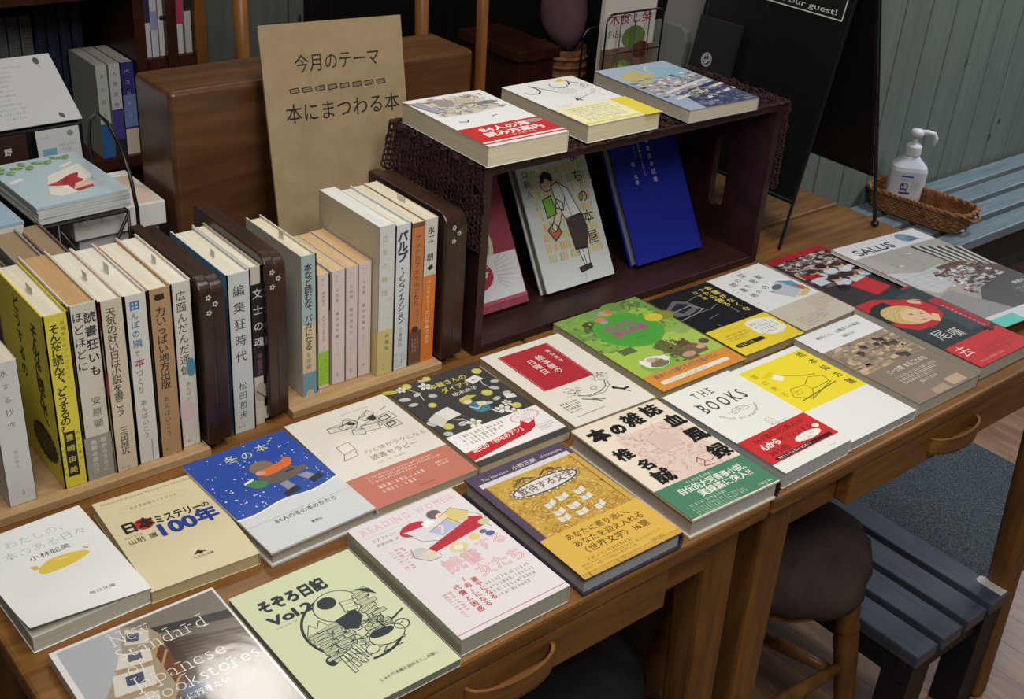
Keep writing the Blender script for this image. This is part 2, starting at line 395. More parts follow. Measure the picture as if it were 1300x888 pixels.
# ------------------------------------------------------------------ desks
def desk(label, x0, x1, y0, y1, drawer, group='wooden desks pushed together', legs=True):
    T = thing('desk', label, 'desk', ((x0+x1)/2, (y0+y1)/2, 0), (0, 0, 0), group)
    W = (x1-x0)/2; D = (y1-y0)/2
    b = MB(); b.box(-W+.001, -D+.001, .698, W-.001, D-.001, .72, M_desk); b.build('desktop', T, bevel=.004)
    b = MB()
    b.box(-W+.03, -D+.022, .645, W-.03, -D+.04, .698, M_desk); b.box(-W+.03, D-.04, .645, W-.03, D-.022, .698, M_desk)
    b.box(-W+.022, -D+.04, .645, -W+.04, D-.04, .698, M_desk); b.box(W-.04, -D+.04, .645, W-.022, D-.04, .698, M_desk)
    b.build('apron', T)
    for sx in (-1, 1):
        for sy in (-1, 1):
            b = MB(); a = .026; c = .017; cx = sx*(W-.045); cy = sy*(D-.045); fx = sx*(W-.035); fy = sy*(D-.012)
            V = [(cx+p*a, cy+q*a, .697) for p, q in ((-1, -1), (1, -1), (1, 1), (-1, 1))]+[(fx+p*c, fy+q*c, 0.0) for p, q in ((-1, -1), (1, -1), (1, 1), (-1, 1))]
            b.add(V, [(0, 1, 2, 3), (7, 6, 5, 4), (0, 4, 5, 1), (1, 5, 6, 2), (2, 6, 7, 3), (3, 7, 4, 0)], M_deskside)
            b.build('leg', T, bevel=.009, seg=3)
    if drawer:
        d0, d1, hx = drawer; cx0 = (x0+x1)/2
        b = MB(); b.box(d0-cx0, -D+.003, .648, d1-cx0, -D+.0215, .697, M_desk); dr = b.build('drawer', T, bevel=.002)
        n = 20; hw = .058; hw = .052; P = [(hx-cx0+hw*math.cos(math.pi+math.pi*i/n), -D+.003+.021*math.sin(math.pi+math.pi*i/n)) for i in range(n+1)]
        b = MB(); n = len(P)
        Q = [(hx-cx0+(x-hx+cx0)*.93, -D+.003+(y+D-.003)*.84) for x, y in P]
        V = [(x, y, z) for z in (.664, .685) for x, y in P]+[(x, y, z) for z in (.664, .685) for x, y in Q]
        F = [(i, i+1, n+i+1, n+i) for i in range(n-1)]+[(2*n+i+1, 2*n+i, 3*n+i, 3*n+i+1) for i in range(n-1)]+[(n+i, n+i+1, 3*n+i+1, 3*n+i) for i in range(n-1)]
        b.add(V, F, M_desk); b.prism(P, .663, .666, M_desk); b.build('handle', dr)
    return T
desk('front wooden desk carrying the white banana-picture book, plain drawer with half-moon pull', -.725, -.004, 0, .499, (-.575, -.155, -.362))
desk('front wooden desk carrying the red portrait book and large magazine, beside the low dark bench', -.002, .775, 0, .499, (.15, .70, .36))
desk('rear wooden desk under the brown wooden box and kraft board', -.725, -.004, .502, 1.0, None)
desk('rear wooden desk under the black folding signboard', -.002, .775, .502, 1.0, None)

# ------------------------------------------------------------------ benches
T = thing('slatted_bench', 'blue-grey painted slatted bench along the green plank wall, basket on it', 'bench', (1.5, .66, 0), (0, 0, 0), 'slatted benches')
for i in range(4):
    b = MB(); b.box(0, i*.0745, .375, 1.9, i*.0745+.0565, .40, M_bench); b.build('slat', T, bevel=.003)
b = MB(); b.box(.03, .004, .31, 1.87, .022, .374, M_benchl); b.box(.03, .258, .31, 1.87, .276, .374, M_benchl)
b.box(.06, .022, .31, .10, .258, .374, M_benchl); b.box(1.8, .022, .31, 1.84, .258, .374, M_benchl); b.build('frame', T)
for px in (.03, 1.81):
    for py in (.022, .198):
        b = MB(); b.box(px, py, 0, px+.06, py+.06, .309, M_benchl); b.build('leg', T)
T = thing('low_bench', 'low dark slatted bench running back under the front desk, white sticker on its corner', 'bench', (.462, .0, 0), (0, 0, 0), 'slatted benches')
for i in range(4):
    b = MB(); b.box(i*.0682, .0, .215, i*.0682+.053, .80, .238, M_benchd); b.build('slat', T, bevel=.002)
b = MB(); b.box(.0, .012, .175, .2585, .03, .2145, M_benchl); b.box(.0, .77, .175, .2585, .788, .2145, M_benchl); b.box(.004, .03, .175, .02, .77, .2145, M_benchl); b.box(.2385, .03, .175, .2545, .77, .2145, M_benchl); b.build('frame', T)
for px in (.003, .2035):
    for py in (.004, .75):
        b = MB(); b.box(px, py, 0, px+.052, py+.048, .2145 if py > .5 else .2145, M_benchl); b.build('leg', T)
b = MB(); b.prism([(.237, .004), (.2555, .004), (.2575, .008), (.2575, .046), (.254, .052), (.24, .052), (.237, .046)], .2382, .2388, flat((214, 214, 206), .4))
A = Art(48, 20); A.micro(8, 4, 30, 2, 6, 4, (150, 150, 146)); A.emit(b, lambda u, v, z: (.2385+v/1000, .004+u/1000, .2388+z)); o = b.build('sticker', T); o['label'] = 'white sticker with small print'

# ------------------------------------------------------------------ stools under the desks
def stool(label, c, r, zt, cloth, legm, drape):
    T = thing('stool', label, 'stool', (c[0], c[1], 0), (0, 0, 0), 'stools under the desks')
    b = MB(); b.lathe([(r*.5, zt-.058), (r*.9, zt-.056), (r*.95, zt-.05), (r*.95, zt-.034), (r*.5, zt-.032)], legm, 28); b.build('seat', T, smooth=False)
    b = MB(); rd = random.Random(int(r*1000))
    ph = [rd.uniform(0, 6) for _ in range(6)]
    def fn(t, rr, z):
        k = 1+.035*math.sin(5*t+ph[0])+.02*math.sin(9*t+ph[1])+.012*math.sin(17*t+ph[2])
        return rr*k, z+(.006*math.sin(4*t+ph[3]) if rr > r*.5 else .002*math.sin(3*t+rr*40))
    prof = [(r*.80, zt-.046-drape), (r*.97, zt-.046-drape), (r*1.03, zt-.038), (r*1.09, zt-.016), (r*1.03, zt+.010), (r*.85, zt+.026), (r*.55, zt+.036), (r*.2, zt+.040), (.002, zt+.041)]
    if drape: prof = [(r*.9, zt-.06-drape), (r*.98, zt-.06-drape), (r*1.02, zt-.05-drape*.6)]+prof[2:]
    b.lathe(prof, cloth, 72, fn=fn); b.build('cushion', T, smooth=True)
    TA = (-38, 52, 142, 206); BA = (-27, 63, 153, 206)
    L0 = [Vector((r*.9*math.cos(R(TA[i])), r*.9*math.sin(R(TA[i])), zt-.052)) for i in range(4)]
    L1 = [Vector((r*1.6*math.cos(R(BA[i])), r*1.6*math.sin(R(BA[i])), 0)) for i in range(4)]
    for p0, p1 in zip(L0, L1):
        pr = [(0, .015), (.06, .018), (.12, .020), (.2, .020), (.27, .0165), (.285, .0205), (.30, .0165), (.32, .019), (.5, .018), (.8, .015), (.97, .012), (1, .012)]
        b = MB(); b.tube([p0.lerp(p1, t) for t, _ in pr], [q for _, q in pr], legm, 14); b.build('leg', T, smooth=True)
    for i, t in enumerate((.50, .58, .50, .58)):
        P = [L0[(i-1) % 4].lerp(L1[(i-1) % 4], t), L0[i].lerp(L1[i], t)]
        b = MB(); b.tube([P[0].lerp(P[1], q) for q in (.04, .3, .5, .7, .96)], [.008, .0105, .012, .0105, .008], legm, 10); b.build('stretcher', T, smooth=True)
stool('wooden stool with turned legs and a brown-grey puffy cushion, next to the low bench', (.278, .16), .122, .44, M_cush, M_deskside, 0)
stool('stool covered by a drooping charcoal cloth under the desk with the plain drawer', (-.165, .20), .145, .42, M_cush2, M_shelf, .07)

# ------------------------------------------------------------------ crate with lace
X0, X1, Y0, Y1, Z0, Z1 = -.085, .455, .418, .602, .7202, .970
T = thing('wooden_crate', 'dark wooden crate lying on its side, open towards the books, hand slots in its ends', 'crate', ((X0+X1)/2, (Y0+Y1)/2, Z0))
cx, cy = (X0+X1)/2, (Y0+Y1)/2; hw, hd, H = (X1-X0)/2, (Y1-Y0)/2, Z1-Z0; th = .012
b = MB(); b.box(-hw+th, -hd, 0, hw-th, hd-th, th, M_crate); b.build('bottom_panel', T, bevel=.001)
b = MB(); b.box(-hw+th, -hd, H-th, hw-th, hd-th, H, M_crate); b.build('top_panel', T, bevel=.001)
b = MB(); b.box(-hw, hd-th, 0, hw, hd, H, M_crate); b.build('back_panel', T)
for sx in (-1, 1):
    b = MB(); a, c = (-hw, -hw+th) if sx < 0 else (hw-th, hw)
    y0, y1, z0, z1 = -.020, .008, .062, .175
    b.box(a, -hd, 0, c, y0, H, M_crate); b.box(a, y1, 0, c, hd-th, H, M_crate)
    for za, zb, s_ in ((0, z0, -1), (z1, H, 1)):
        P = [(y0, za), (y0, zb)] if s_ > 0 else [(y1, zb), (y1, za)]
        n = 8; ym = (y0+y1)/2; r = (y1-y0)/2
        if s_ < 0: P = [(y0, 0), (y1, 0)]+[(ym+r*math.cos(math.pi*i/n), z0-r*math.sin(math.pi*i/n)*-0+(r*(1-math.sin(math.pi*i/n))) if 0 else z0+r*(1-math.sin(math.pi*i/n))-r*0) for i in range(n+1)]
        else: P = [(y1, H), (y0, H)]+[(ym-r*math.cos(math.pi*i/n), z1-r*(1-math.sin(math.pi*i/n))) for i in range(n+1)]
        b.prism(P, a, c, M_crate, 'x')
    b.build('end_panel', T)
# crocheted cloth: rings of yarn, one continuous cloth
lace = MB(); rl = random.Random(11)
def ring(cn, ux, vx, r, wd=.0011, n=7):
    V = []; F = []; ph = rl.uniform(0, 6)
    nx = ux.cross(vx)*.0007
    for i in range(n):
        t = 2*math.pi*i/n+ph; d = ux*math.cos(t)+vx*math.sin(t)
        V += [cn+d*(r-wd)+nx, cn+d*(r+wd)+nx, cn+d*(r+wd)-nx, cn+d*(r-wd)-nx]
    for i in range(n):
        a = 4*i; q = 4*((i+1) % n)
        for k in range(4): F.append((a+k, a+(k+1) % 4, q+(k+1) % 4, q+k))
    lace.add(V, F, M_lace)
def lace_at(a, bq):
    """a along x over the top (negative hangs on the left end, beyond the width hangs on the right end), bq along y"""
    top = Z1+.0014; wdt = X1-X0+.004
    bump = .0007*math.sin(a*90)+.0007*math.sin(bq*110+a*40)
    if a < 0:
        s_ = -a; return Vector((X0-.0034-abs(.004*math.sin(bq*60)*min(1, s_*14))-.012*max(0, (bq-.13)/.06)*min(1, s_*20), Y0+bq, top-s_+max(0, .002-s_)))
    if a > wdt:
        s_ = a-wdt; return Vector((X1+.0034+abs(.006*math.sin(bq*50+1)*min(1, s_*14)), Y0+bq, top-s_))
    return Vector((X0-.002+a, Y0+bq, top))
st = .0078; row = 0; bq = -.002
while bq < .182:
    low = -(.098-.30*max(0, bq-.02)) ; low = min(low, -.03)
    hi = (X1-X0)+.004+(.125-.5*bq if bq < .16 else .04)
    a = low+(row % 2)*st/2
    while a < hi:
        e = .002; c0 = lace_at(a, bq); ux = (lace_at(a+e, bq)-lace_at(a-e, bq)).normalized(); vx = Vector((0, 1, 0)); vx = (vx-ux*vx.dot(ux)).normalized()
        skip = (math.sin(a*150)*math.sin(bq*170) > .72)
        if not skip: ring(c0, ux, vx, .0040*rl.uniform(.8, 1.12), .0013)
        if rl.random() < .2: ring(c0, ux, vx, .0066, .001)
        a += st
    # looped fringe at both hanging ends
    for A0 in (low-.004, hi+.003):
        c0 = lace_at(A0, bq); ring(c0, Vector((0, 0, 1)), Vector((0, 1, 0)), .005, .0008, 8)
    bq += st*.87; row += 1
tag(lace.build('lace_cloth'), 'dark brown crocheted lace cloth draped over the dark wooden crate', 'cloth')

# ------------------------------------------------------------------ book stands (plank with dark end plates)
def bookstand(label, x0, x1, y0, ends):
    T = thing('book_stand', label, 'book stand', ((x0+x1)/2, y0+.08, .7202), (0, 0, 0), 'plank book stands with dark end plates')
    cx, cy = (x0+x1)/2, y0+.08
    b = MB(); b.box(x0-cx, y0-cy, 0, x1-cx, .085, .0105, M_ply); b.build('base_plank', T, bevel=.001)
    for a, c, face, hh in ends:
        z1 = hh; y_ = -.08+.004; n = 8; r = .018
        P = [(y_+.0, .0110), (.088, .0110), (.088, z1)]+[(y_+r-r*math.sin(math.pi/2*i/n), z1-r+r*math.cos(math.pi/2*i/n)) for i in range(n+1)]
        b = MB(); b.prism(P, a-cx, (a+c)/2-cx-.0008, M_dark, 'x')
        P2 = [(p+.003 if i > 2 or i == 0 else p, q-(.004 if i >= 2 else 0)) for i, (p, q) in enumerate(P)]
        b.prism(P2, (a+c)/2-cx, c-cx, M_dark, 'x')
        e = b.build('end_plate', T, bevel=.0015)
        b = MB()
        for k in range(4):
            for j in range(5):
                t = 2*math.pi*j/5; yy = y_-.0008; zz = z1-.017-k*.0085; xx = (a+c)/2-cx-.006+(k % 2)*.007
                if k < 3: 
                    q = [(xx+.0021*math.cos(t)+.0012*math.cos(s_*1.047), yy, zz+.0021*math.sin(t)+.0012*math.sin(s_*1.047)) for s_ in range(6)]
                    b.add(q, [tuple(range(6))], flat((196, 190, 182)))
        b.build('inlay', e)['label'] = 'pale floral inlay'
    return T
bookstand('plank book stand with the shorter row of seven books, yellow book among them', -.70, -.452, .397, [(-.725+.003, -.70, 1, .205), (-.4518, -.424, 1, .202)])
bookstand('plank book stand ending against the dark crate, orange-spined book at its end', -.345, -.138, .412, [(-.371, -.3455, 1, .204), (-.1375, -.104, 1, .202)])

# ------------------------------------------------------------------ box and kraft board
T = thing('wooden_box', 'large plain brown wooden box with rounded edges behind the kraft board', 'box', (-.11, .75, .7202))
b = MB(); b.box(-.225, -.05, 0, .225, .05, .292, M_board); b.build('body', T, bevel=.007, seg=4)
T = thing('kraft_board', 'tan kraft board with handwritten theme sign leaning on the brown wooden box', 'sign')
W_, H_ = .204, .372; n_ = Vector((0, -.366, .0965)).normalized()
p0 = Vector((-.237, .605, .7205)); uy = Vector((.012, .082, .363)).normalized(); ux = Vector((1, 0, .0)); ux = (ux-uy*ux.dot(uy)).normalized(); nn = ux.cross(uy)
T.matrix_world = Matrix((ux, uy, nn)).transposed().to_4x4(); T.location = p0
b = MB(); b.box(0, 0, -.003, W_, H_, .0, M_kraft)
A = Art(204, 372); ink = (44, 38, 32)
A.txt(44, 38, 23, '今月のテーマ', ink, bold=.004, W=124)
for i in range(8): A.line([(34+i*18, 78), (46+i*18, 77), (47+i*18, 82), (35+i*18, 83)], 1.3, ink, close=True); A.line([(36+i*18, 80.3), (45+i*18, 79.6)], 2.2, (120, 106, 84))
A.txt(25, 96, 25, '本にまつわる本', ink, bold=.006, W=168)
A.emit(b, lambda u, v, z: (u/1000, H_-v/1000, z))
b.build('panel', T)

# ------------------------------------------------------------------ sign board on the rear desk
T = thing('folding_signboard', 'black folding chalkboard sign standing on the rear desk', 'signboard', (.62, .55, .7202))
k = .18
def fp(y, z, o=0): return (.517+k*(z-.722)-.62-o, y-.55, z-.7202)
def panel(pts, th, name, m):
    b = MB(); V = [Vector(p) for p in pts]; d = Vector((th, 0, 0)); V2 = [v+d for v in V]
    b.add(V+V2, [(0, 1, 2, 3), (7, 6, 5, 4), (0, 4, 5, 1), (1, 5, 6, 2), (2, 6, 7, 3), (3, 7, 4, 0)], m)
    return b
b = panel([fp(.428, .80), fp(.685, .80), fp(.685, 1.36), fp(.428, 1.36)], .006, 'p', M_black)
A = Art(257, 560); chalk = (206, 206, 200)
A.rect(12, 176, 236, 118, (22, 22, 23)); A.line([(12, 176), (248, 176), (248, 294), (12, 294)], 1.6, chalk, close=True)
A.txt(72, 279, 11.5, 'we love our guest!', chalk, bold=.0, W=164)
A.emit(b, lambda u, v, z: fp(.685-u/1000, 1.36-v/1000, z))
b.build('front_board', T)
rx = lambda z: .744-(z-.72)*.334-.62
b = panel([(rx(.817)-.006, .412-.55, .817-.7202), (rx(.817)-.006, .685-.55, .817-.7202), (rx(1.28), .685-.55, 1.28-.7202), (rx(1.28), .412-.55, 1.28-.7202)], .006, 'p', M_black); b.build('rear_board', T)
for y_ in (.424, .689):
    b = MB(); b.tube([fp(y_, .7245), fp(y_, 1.36)], .0026, M_rod); b.build('leg', T)
for y_ in (.407, .689):
    b = MB(); b.tube([(rx(.726), y_-.55, .0055), (rx(1.28), y_-.55, 1.28-.7202)], .0032, M_rod)
    b.lathe([(.002, 0.0004), (.006, .002), (.007, .006), (.004, .01)], M_rod, 12, c=(rx(.722), y_-.55, 0)); b.build('leg', T)
b = MB(); b.tube([(rx(.815)-.003, .407-.55, .0948), (rx(.815)-.003, .689-.55, .0948)], .003, M_rod); b.build('crossbar', T)
b = MB(); b.tube([fp(.424, .798), fp(.689, .798)], .003, M_rod); b.build('crossbar', T)

# black folder and grey files leaning beside the sign
T = thing('black_folder', 'black folder with a round silver emblem leaning against the black signboard', 'folder', (.53, .65, .7206))
b = MB(); q = lambda y, z, o: (fp(y, z, o)[0]+.62-.53, y-.65, z-.7206)
V = [q(.60, .7212, .0035+.008), q(.685, .7212, .0035+.008), q(.685, 1.02, .0035+.008), q(.60, 1.02, .0035+.008)]
b.add(V+[(v[0]+.007, v[1], v[2]) for v in V], [(0, 1, 2, 3), (7, 6, 5, 4), (0, 4, 5, 1), (1, 5, 6, 2), (2, 6, 7, 3), (3, 7, 4, 0)], flat((34, 35, 37), .45))
A = Art(85, 300); A.ell(34, 62, 11, 11, (150, 150, 152)); A.ell(34, 62, 8, 8, (70, 70, 72)); A.arc(31, 60, 4, 4, 2.2, (190, 190, 192), 40, 300); A.line([(32, 68), (40, 60), (37, 54)], 2, (200, 200, 202))
A.emit(b, lambda u, v, z: q(.685-u/1000, 1.02-v/1000, .0115+z)); b.build('cover', T)
for i, (ya, yb, zt, col, nm, lb) in enumerate(((.695, .80, 1.075, (128, 126, 122), 'document_file', 'tall grey file standing behind the black emblem folder'), (.72, .815, .985, (104, 110, 102), 'document_file', 'shorter rounded greenish file in front of the tall grey file'))):
    b = MB(); o = -.034+i*.022
    T = thing(nm, lb, 'file', (.53, .75, .7206), (0, 0, 0), 'files beside the signboard')
    q = lambda y, z: (fp(y, z, o)[0]+.62-.53, y-.75, z-.7206)
    P = [(ya, .7212), (yb, .7212), (yb, zt-.02), (yb-.006, zt-.006), (yb-.02, zt), (ya+.02, zt), (ya+.006, zt-.006), (ya, zt-.02)]
    V = [q(*p) for p in P]; n = 8
    b.add(V+[(v[0]+.012, v[1], v[2]) for v in V], [tuple(range(n)), tuple(range(2*n-1, n-1, -1))]+[(i_, n+i_, n+(i_+1) % n, (i_+1) % n) for i_ in range(n)], flat(col, .5)); b.build('cover', T, bevel=.001)

# wire magazine rack with a food magazine
T = thing('wire_rack', 'black wire magazine rack behind the crate holding a food magazine', 'magazine rack', (.462, .745, .7206))
b = MB()
def rr(w, h, r, z0, y): 
    P = []
    for cx_, cz_, a0 in ((w/2-r, h-r, 0), (-w/2+r, h-r, 90)):
        for i in range(5): t = R(a0+22.5*i); P.append((cx_+r*math.cos(t), y, z0+cz_+r*math.sin(t)))
    return [(w/2, y, z0)]+P+[(-w/2, y, z0)]
b.tube(rr(.125, .30, .014, .003, -.012), .0017, M_rod, 6); b.tube(rr(.14, .27, .02, .003, .03), .002, M_rod, 6)
for i in range(1, 4): b.tube([(-.0625+.03125*i, -.012, .003), (-.0625+.03125*i, -.012, .3)], .0011, M_rod, 5)
for z in (.06, .12, .18, .24): b.tube([(-.0625, -.012, z), (.0625, -.012, z)], .0011, M_rod, 5)
for sx in (-1, 1): b.tube([(sx*.0625, -.012, .004), (sx*.07, .03, .004)], .0018, M_rod, 6)
b.build('wire_frame', T, smooth=True)
T = thing('magazine', 'food magazine with red heading and salad picture, in the wire magazine rack', 'magazine', (.462, .752, .726), (R(90), 0, 0))
b = MB(); b.box(-.055, 0, -.004, .06, .36, .004, flat((206, 198, 186), .4))
A = Art(115, 360); A.rect(0, 0, 115, 360, (196, 186, 176)); A.rect(0, 120, 115, 240, (120, 92, 70)); A.rect(0, 0, 115, 122, (206, 198, 190))
A.txt(12, 66, 22, '木食し楽', (150, 50, 80), bold=.01, W=96); A.txt(12, 92, 16, 'FIELD', (110, 110, 104), W=50)
for x, y, a, c in ((70, 108, 26, (96, 120, 60)), (88, 130, 20, (92, 52, 32)), (50, 160, 24, (112, 140, 62)), (44, 158, 12, (168, 190, 96)), (18, 190, 26, (96, 44, 52)), (80, 175, 20, (66, 44, 30)), (58, 215, 40, (146, 120, 92))): A.ell(x, y, a, a*.7, c)
A.emit(b, lambda u, v, z: (-.055+u/1000, .36-v/1000, .004+z)); b.build('cover', T)

# ------------------------------------------------------------------ dim things behind
T = thing('cabinet', 'low dark red wooden cabinet in the dim corner behind the crate', 'cabinet', (.82, 1.46, 0))
b = MB(); b.box(-.05, -.1, .03, .05, .1, .74, M_shelf); b.build('body', T, bevel=.003)
b = MB(); b.box(-.06, -.11, .7401, .06, .11, .765, M_shelf); b.build('top', T, bevel=.003)
b = MB(); b.box(-.044, -.106, .06, .044, -.1005, .72, M_shelf); d = b.build('door', T, bevel=.002)
b = MB(); b.lathe([(.001, 0), (.007, .004), (.004, .012), (.001, .012)], M_rod, 10); o = b.build('knob', d, loc=(.03, -.107, .4)); o.rotation_euler = (R(90), 0, 0)
T = thing('wicker_basket', 'tall wicker basket with a mauve cushion in the dim corner behind the crate', 'basket', (.955, 1.43, .0))
b = MB(); b.lathe([(.045, .0), (.048, .001), (.052, .3), (.055, .735), (.058, .74), (.058, .728), (.05, .715), (.046, .3), (.044, .01)], M_wick, 30)
for i in range(36): b.tube([((.0485+.0068*(i*.02/.74))*math.cos(t*.2094)*(1.03 if (t+i) % 2 else .985), (.0485+.0068*(i*.02/.74))*math.sin(t*.2094)*(1.03 if (t+i) % 2 else .985), .02+i*.02) for t in range(30)], .006, M_wick, 5, close=True)
b.build('body', T)
b = MB(); b.lathe([(.002, .70), (.036, .702), (.05, .74), (.054, .775), (.05, .81), (.036, .832), (.002, .838)], ramp2('mauve_cloth', (112, 84, 92), (130, 100, 108), 8, .9, spec=.1), 28, fn=lambda t, r, z: (r*(1+.06*math.sin(3*t)), z+.01*math.sin(t))); o = tag(b.build('cushion', None, smooth=True, loc=(.955, 1.43, .046)), 'mauve cushion stuffed into the tall wicker basket', 'cushion')

def chair(label, xa, xb, y, tw):
    T = thing('wooden_chair', label, 'chair', ((xa+xb)/2, y, 0), (0, 0, 0), 'wooden chairs behind the desks')
    h = (xb-xa)/2
    for sx in (-1, 1):
        b = MB(); b.tube([(sx*h, 0, 0), (sx*h, 0, .45), (sx*h, .01, .8), (sx*(h), .02, 1.10)], [tw*.75, tw, tw*.95, tw*1.15], M_post, 12); b.build('back_post', T, smooth=True)
        b = MB(); b.tube([(sx*h, -.36, 0), (sx*h, -.36, .43)], [tw*.75, tw], M_post, 12); b.build('leg', T, smooth=True)
    b = MB(); b.box(-h-.02, -.385, .431, h+.02, -.016, .455, M_post); b.build('seat', T, bevel=.006)
    b = MB(); b.box(-h+.012, .008, 1.03, h-.012, .026, 1.09, M_post); b.build('top_rail', T, bevel=.004)
chair('wooden chair whose two posts rise behind the kraft board', .03, .397, 1.2, .0125)
chair('wooden chair whose single visible post rises behind the book with the red band', .54, .90, 1.2, .0115)

# bookcase behind
T = thing('bookcase', 'dark red-brown bookcase standing against the rear wall', 'bookcase', (-.40, 1.6, 0))
b = MB(); b.box(-.60, .335, 0, .47, .349, 1.3, M_shelf); b.build('back_panel', T)
for x in (-.60, .345, .405, .462): 
    b = MB(); b.box(x, -.15, 0 if x < .4 or x > .45 else .80, x+.02, .334, 1.3, M_post if x > .45 else M_shelf); b.build('upright', T)
for xa, xb, z in ((-.578, .343, .625), (-.578, .343, .935), (-.578, .343, .30), (.367, .403, .80), (.427, .46, .80), (.367, .46, .5)):
    b = MB(); b.box(xa, -.148, z, xb, .333, z+.02, M_shelf); b.build('shelf', T)

# ------------------------------------------------------------------ sanitizer and basket on the blue-grey bench
T = thing('wicker_tray', 'long oval-cornered wicker tray on the blue-grey bench under the pump bottle', 'basket', (1.608, .815, .4005), (0, 0, R(97))).scale = (.93, .93, .95)
T = bpy.data.objects['wicker_tray']
def oval(t, r): 
    n = 4.5; c, s_ = math.cos(t), math.sin(t); k = (abs(c/.135)**n+abs(s_/.058)**n)**(-1/n); return k
b = MB(); N = 72
for j in range(8):
    for ph in (0,): 
        P = []
        for i in range(N):
            t = 2*math.pi*i/N; q = oval(t, 1)*(1+.02*(1 if (i+j) % 2 else -1))*(.90+.014*j); P.append((q*math.cos(t), q*math.sin(t), .006+j*.006))
        b.tube(P, .0036, M_wick, 5, close=True)
P = [(oval(2*math.pi*i/N, 1)*.90*math.cos(2*math.pi*i/N), oval(2*math.pi*i/N, 1)*.90*math.sin(2*math.pi*i/N)) for i in range(N)]
b.prism(P, .001, .005, M_wick); b.build('body', T)
b = MB()
for off in (0, 1):
    P = []
    for i in range(N*2):
        t = 2*math.pi*i/(N*2); q = oval(t, 1)*(1.02+.02*math.sin(i*.9+off*3.14)); P.append((q*math.cos(t), q*math.sin(t), .0535+.003*math.cos(i*.9+off*3.14)))
    b.tube(P, .0042, M_wick, 6, close=True)
for sx in (-1, 1):
    b.tube([(sx*.128, -.03, .05), (sx*.150, -.02, .04), (sx*.153, .0, .038), (sx*.150, .02, .04), (sx*.128, .03, .05)], .004, M_wick, 6)
b.build('rim', T)
b = MB(); b.box(-.005, -.085, 0, .005, .085, .004, flat((222, 216, 206), .5)); o = tag(b.build('strip', loc=(1.597, .775, .4085)), 'long narrow white strip lying in the wicker tray', 'strip'); o.rotation_euler = (0, 0, R(5))
T = thing('pump_bottle', 'white hand sanitizer pump bottle standing in the wicker tray', 'bottle', (1.648, .893, .4062), (0, 0, R(-48)))
def sq(t, r, z):
    n = 4; k = (abs(math.cos(t)/1.15)**n+abs(math.sin(t)/.8)**n)**(-1/n) if z < .105 else 1+((abs(math.cos(t)/1.15)**n+abs(math.sin(t)/.8)**n)**(-1/n)-1)*max(0, (.13-z)/.025); return r*k, z
b = MB(); b.lathe([(.030, 0), (.037, .003), (.039, .02), (.0385, .085), (.036, .094), (.021, .112), (.0165, .118), (.0165, .124)], flat((214, 220, 232), .25, .6), 40, fn=sq)
A = Art(70, 70); A.rect(8, 8, 30, 4, (70, 90, 160)); A.micro(10, 16, 26, 1, 5, 5, (60, 78, 150), 4); A.ell(20, 36, 10, 10, (60, 70, 130)); A.ell(20, 36, 7, 7, (200, 208, 226)); A.ell(17, 33, 3, 3, (46, 50, 90)); A.line([(12, 46), (20, 40), (28, 48)], 2.5, (50, 60, 120)); A.micro(36, 22, 20, 5, 5, 3, (90, 104, 160))
A.rect(10, 50, 26, 5, (56, 66, 120))
A.emit(b, lambda u, v, z: (-.028+u/1000, -.0318-z, .084-v/1000)); b.build('body', T, smooth=False)
b = MB(); b.lathe([(.0185, .121), (.019, .123), (.019, .143), (.016, .147), (.008, .149), (.006, .150), (.0055, .168), (.005, .17)], M_plast, 28); b.build('collar', T)
b = MB(); b.lathe([(.006, .166), (.015, .168), (.0165, .176), (.014, .183), (.004, .186)], M_plast, 24)
b.tube([(0, 0, .177), (.024, 0, .179), (.040, 0, .176), (.0455, 0, .168), (.0465, 0, .148)], [.007, .0065, .006, .0055, .0048], M_plast, 12); b.build('pump_head', T, smooth=True)

# ------------------------------------------------------------------ books lying on the desks
G = 'books laid face up on the desks'
K = (34, 32, 32); DT = .7204
def lay(kind, label, x, y, ang, w, h, t, z=DT, **k): return book(kind, label, k.pop('group', G), w, h, t, (x, y, z), (0, 0, R(ang)), **k)

def a_watashi(A):
    A.rect(0, 0, 107, 150, (232, 232, 232), 8) if 0 else None
    c = (150, 190, 190)
    A.txt(27, 16, 12, 'わたしの、', c, bold=-.012, W=62); A.txt(20, 32, 12.5, '本のある日々', (140, 186, 186), bold=-.012, W=78)
    A.txt(38, 48, 8, '小林聡美', (50, 48, 46), W=38)
    P = []
    for t in range(24):
        q = t/24*2*math.pi; x = math.cos(q); P.append((62+24*x, 70+9*math.sin(q)*(1-.25*x)+3.5*x*x-4*(x > .3)*(x-.3)))
    A.poly(P, (226, 196, 70)); A.ell(58, 68, 10, 2.6, (240, 220, 130), rot=-6); A.poly([(40, 63), (34, 62), (36, 68), (42, 70)], (222, 190, 62)); A.line([(84, 62), (87, 65)], 1.6, (196, 160, 60))
    A.txt(60, 126, 5, '毎日文庫', K, W=24)
def d_lift(x, y, z):
    if z < .01: return (x, y, z)
    k = max(0, (.01-y)/.085); q = max(0, (.053-x)/.107); return (x, y-.000*k, z+.012*k*k*q+.0035*q*0)
lay('paperback_book', 'white paperback with a yellow banana-like shape, its cover curling up at a corner', -.656, .293, 2, .107, .150, .0165, art=a_watashi, deform=d_lift, cover=(232, 232, 230), inset=.0008, page=(206, 204, 190))

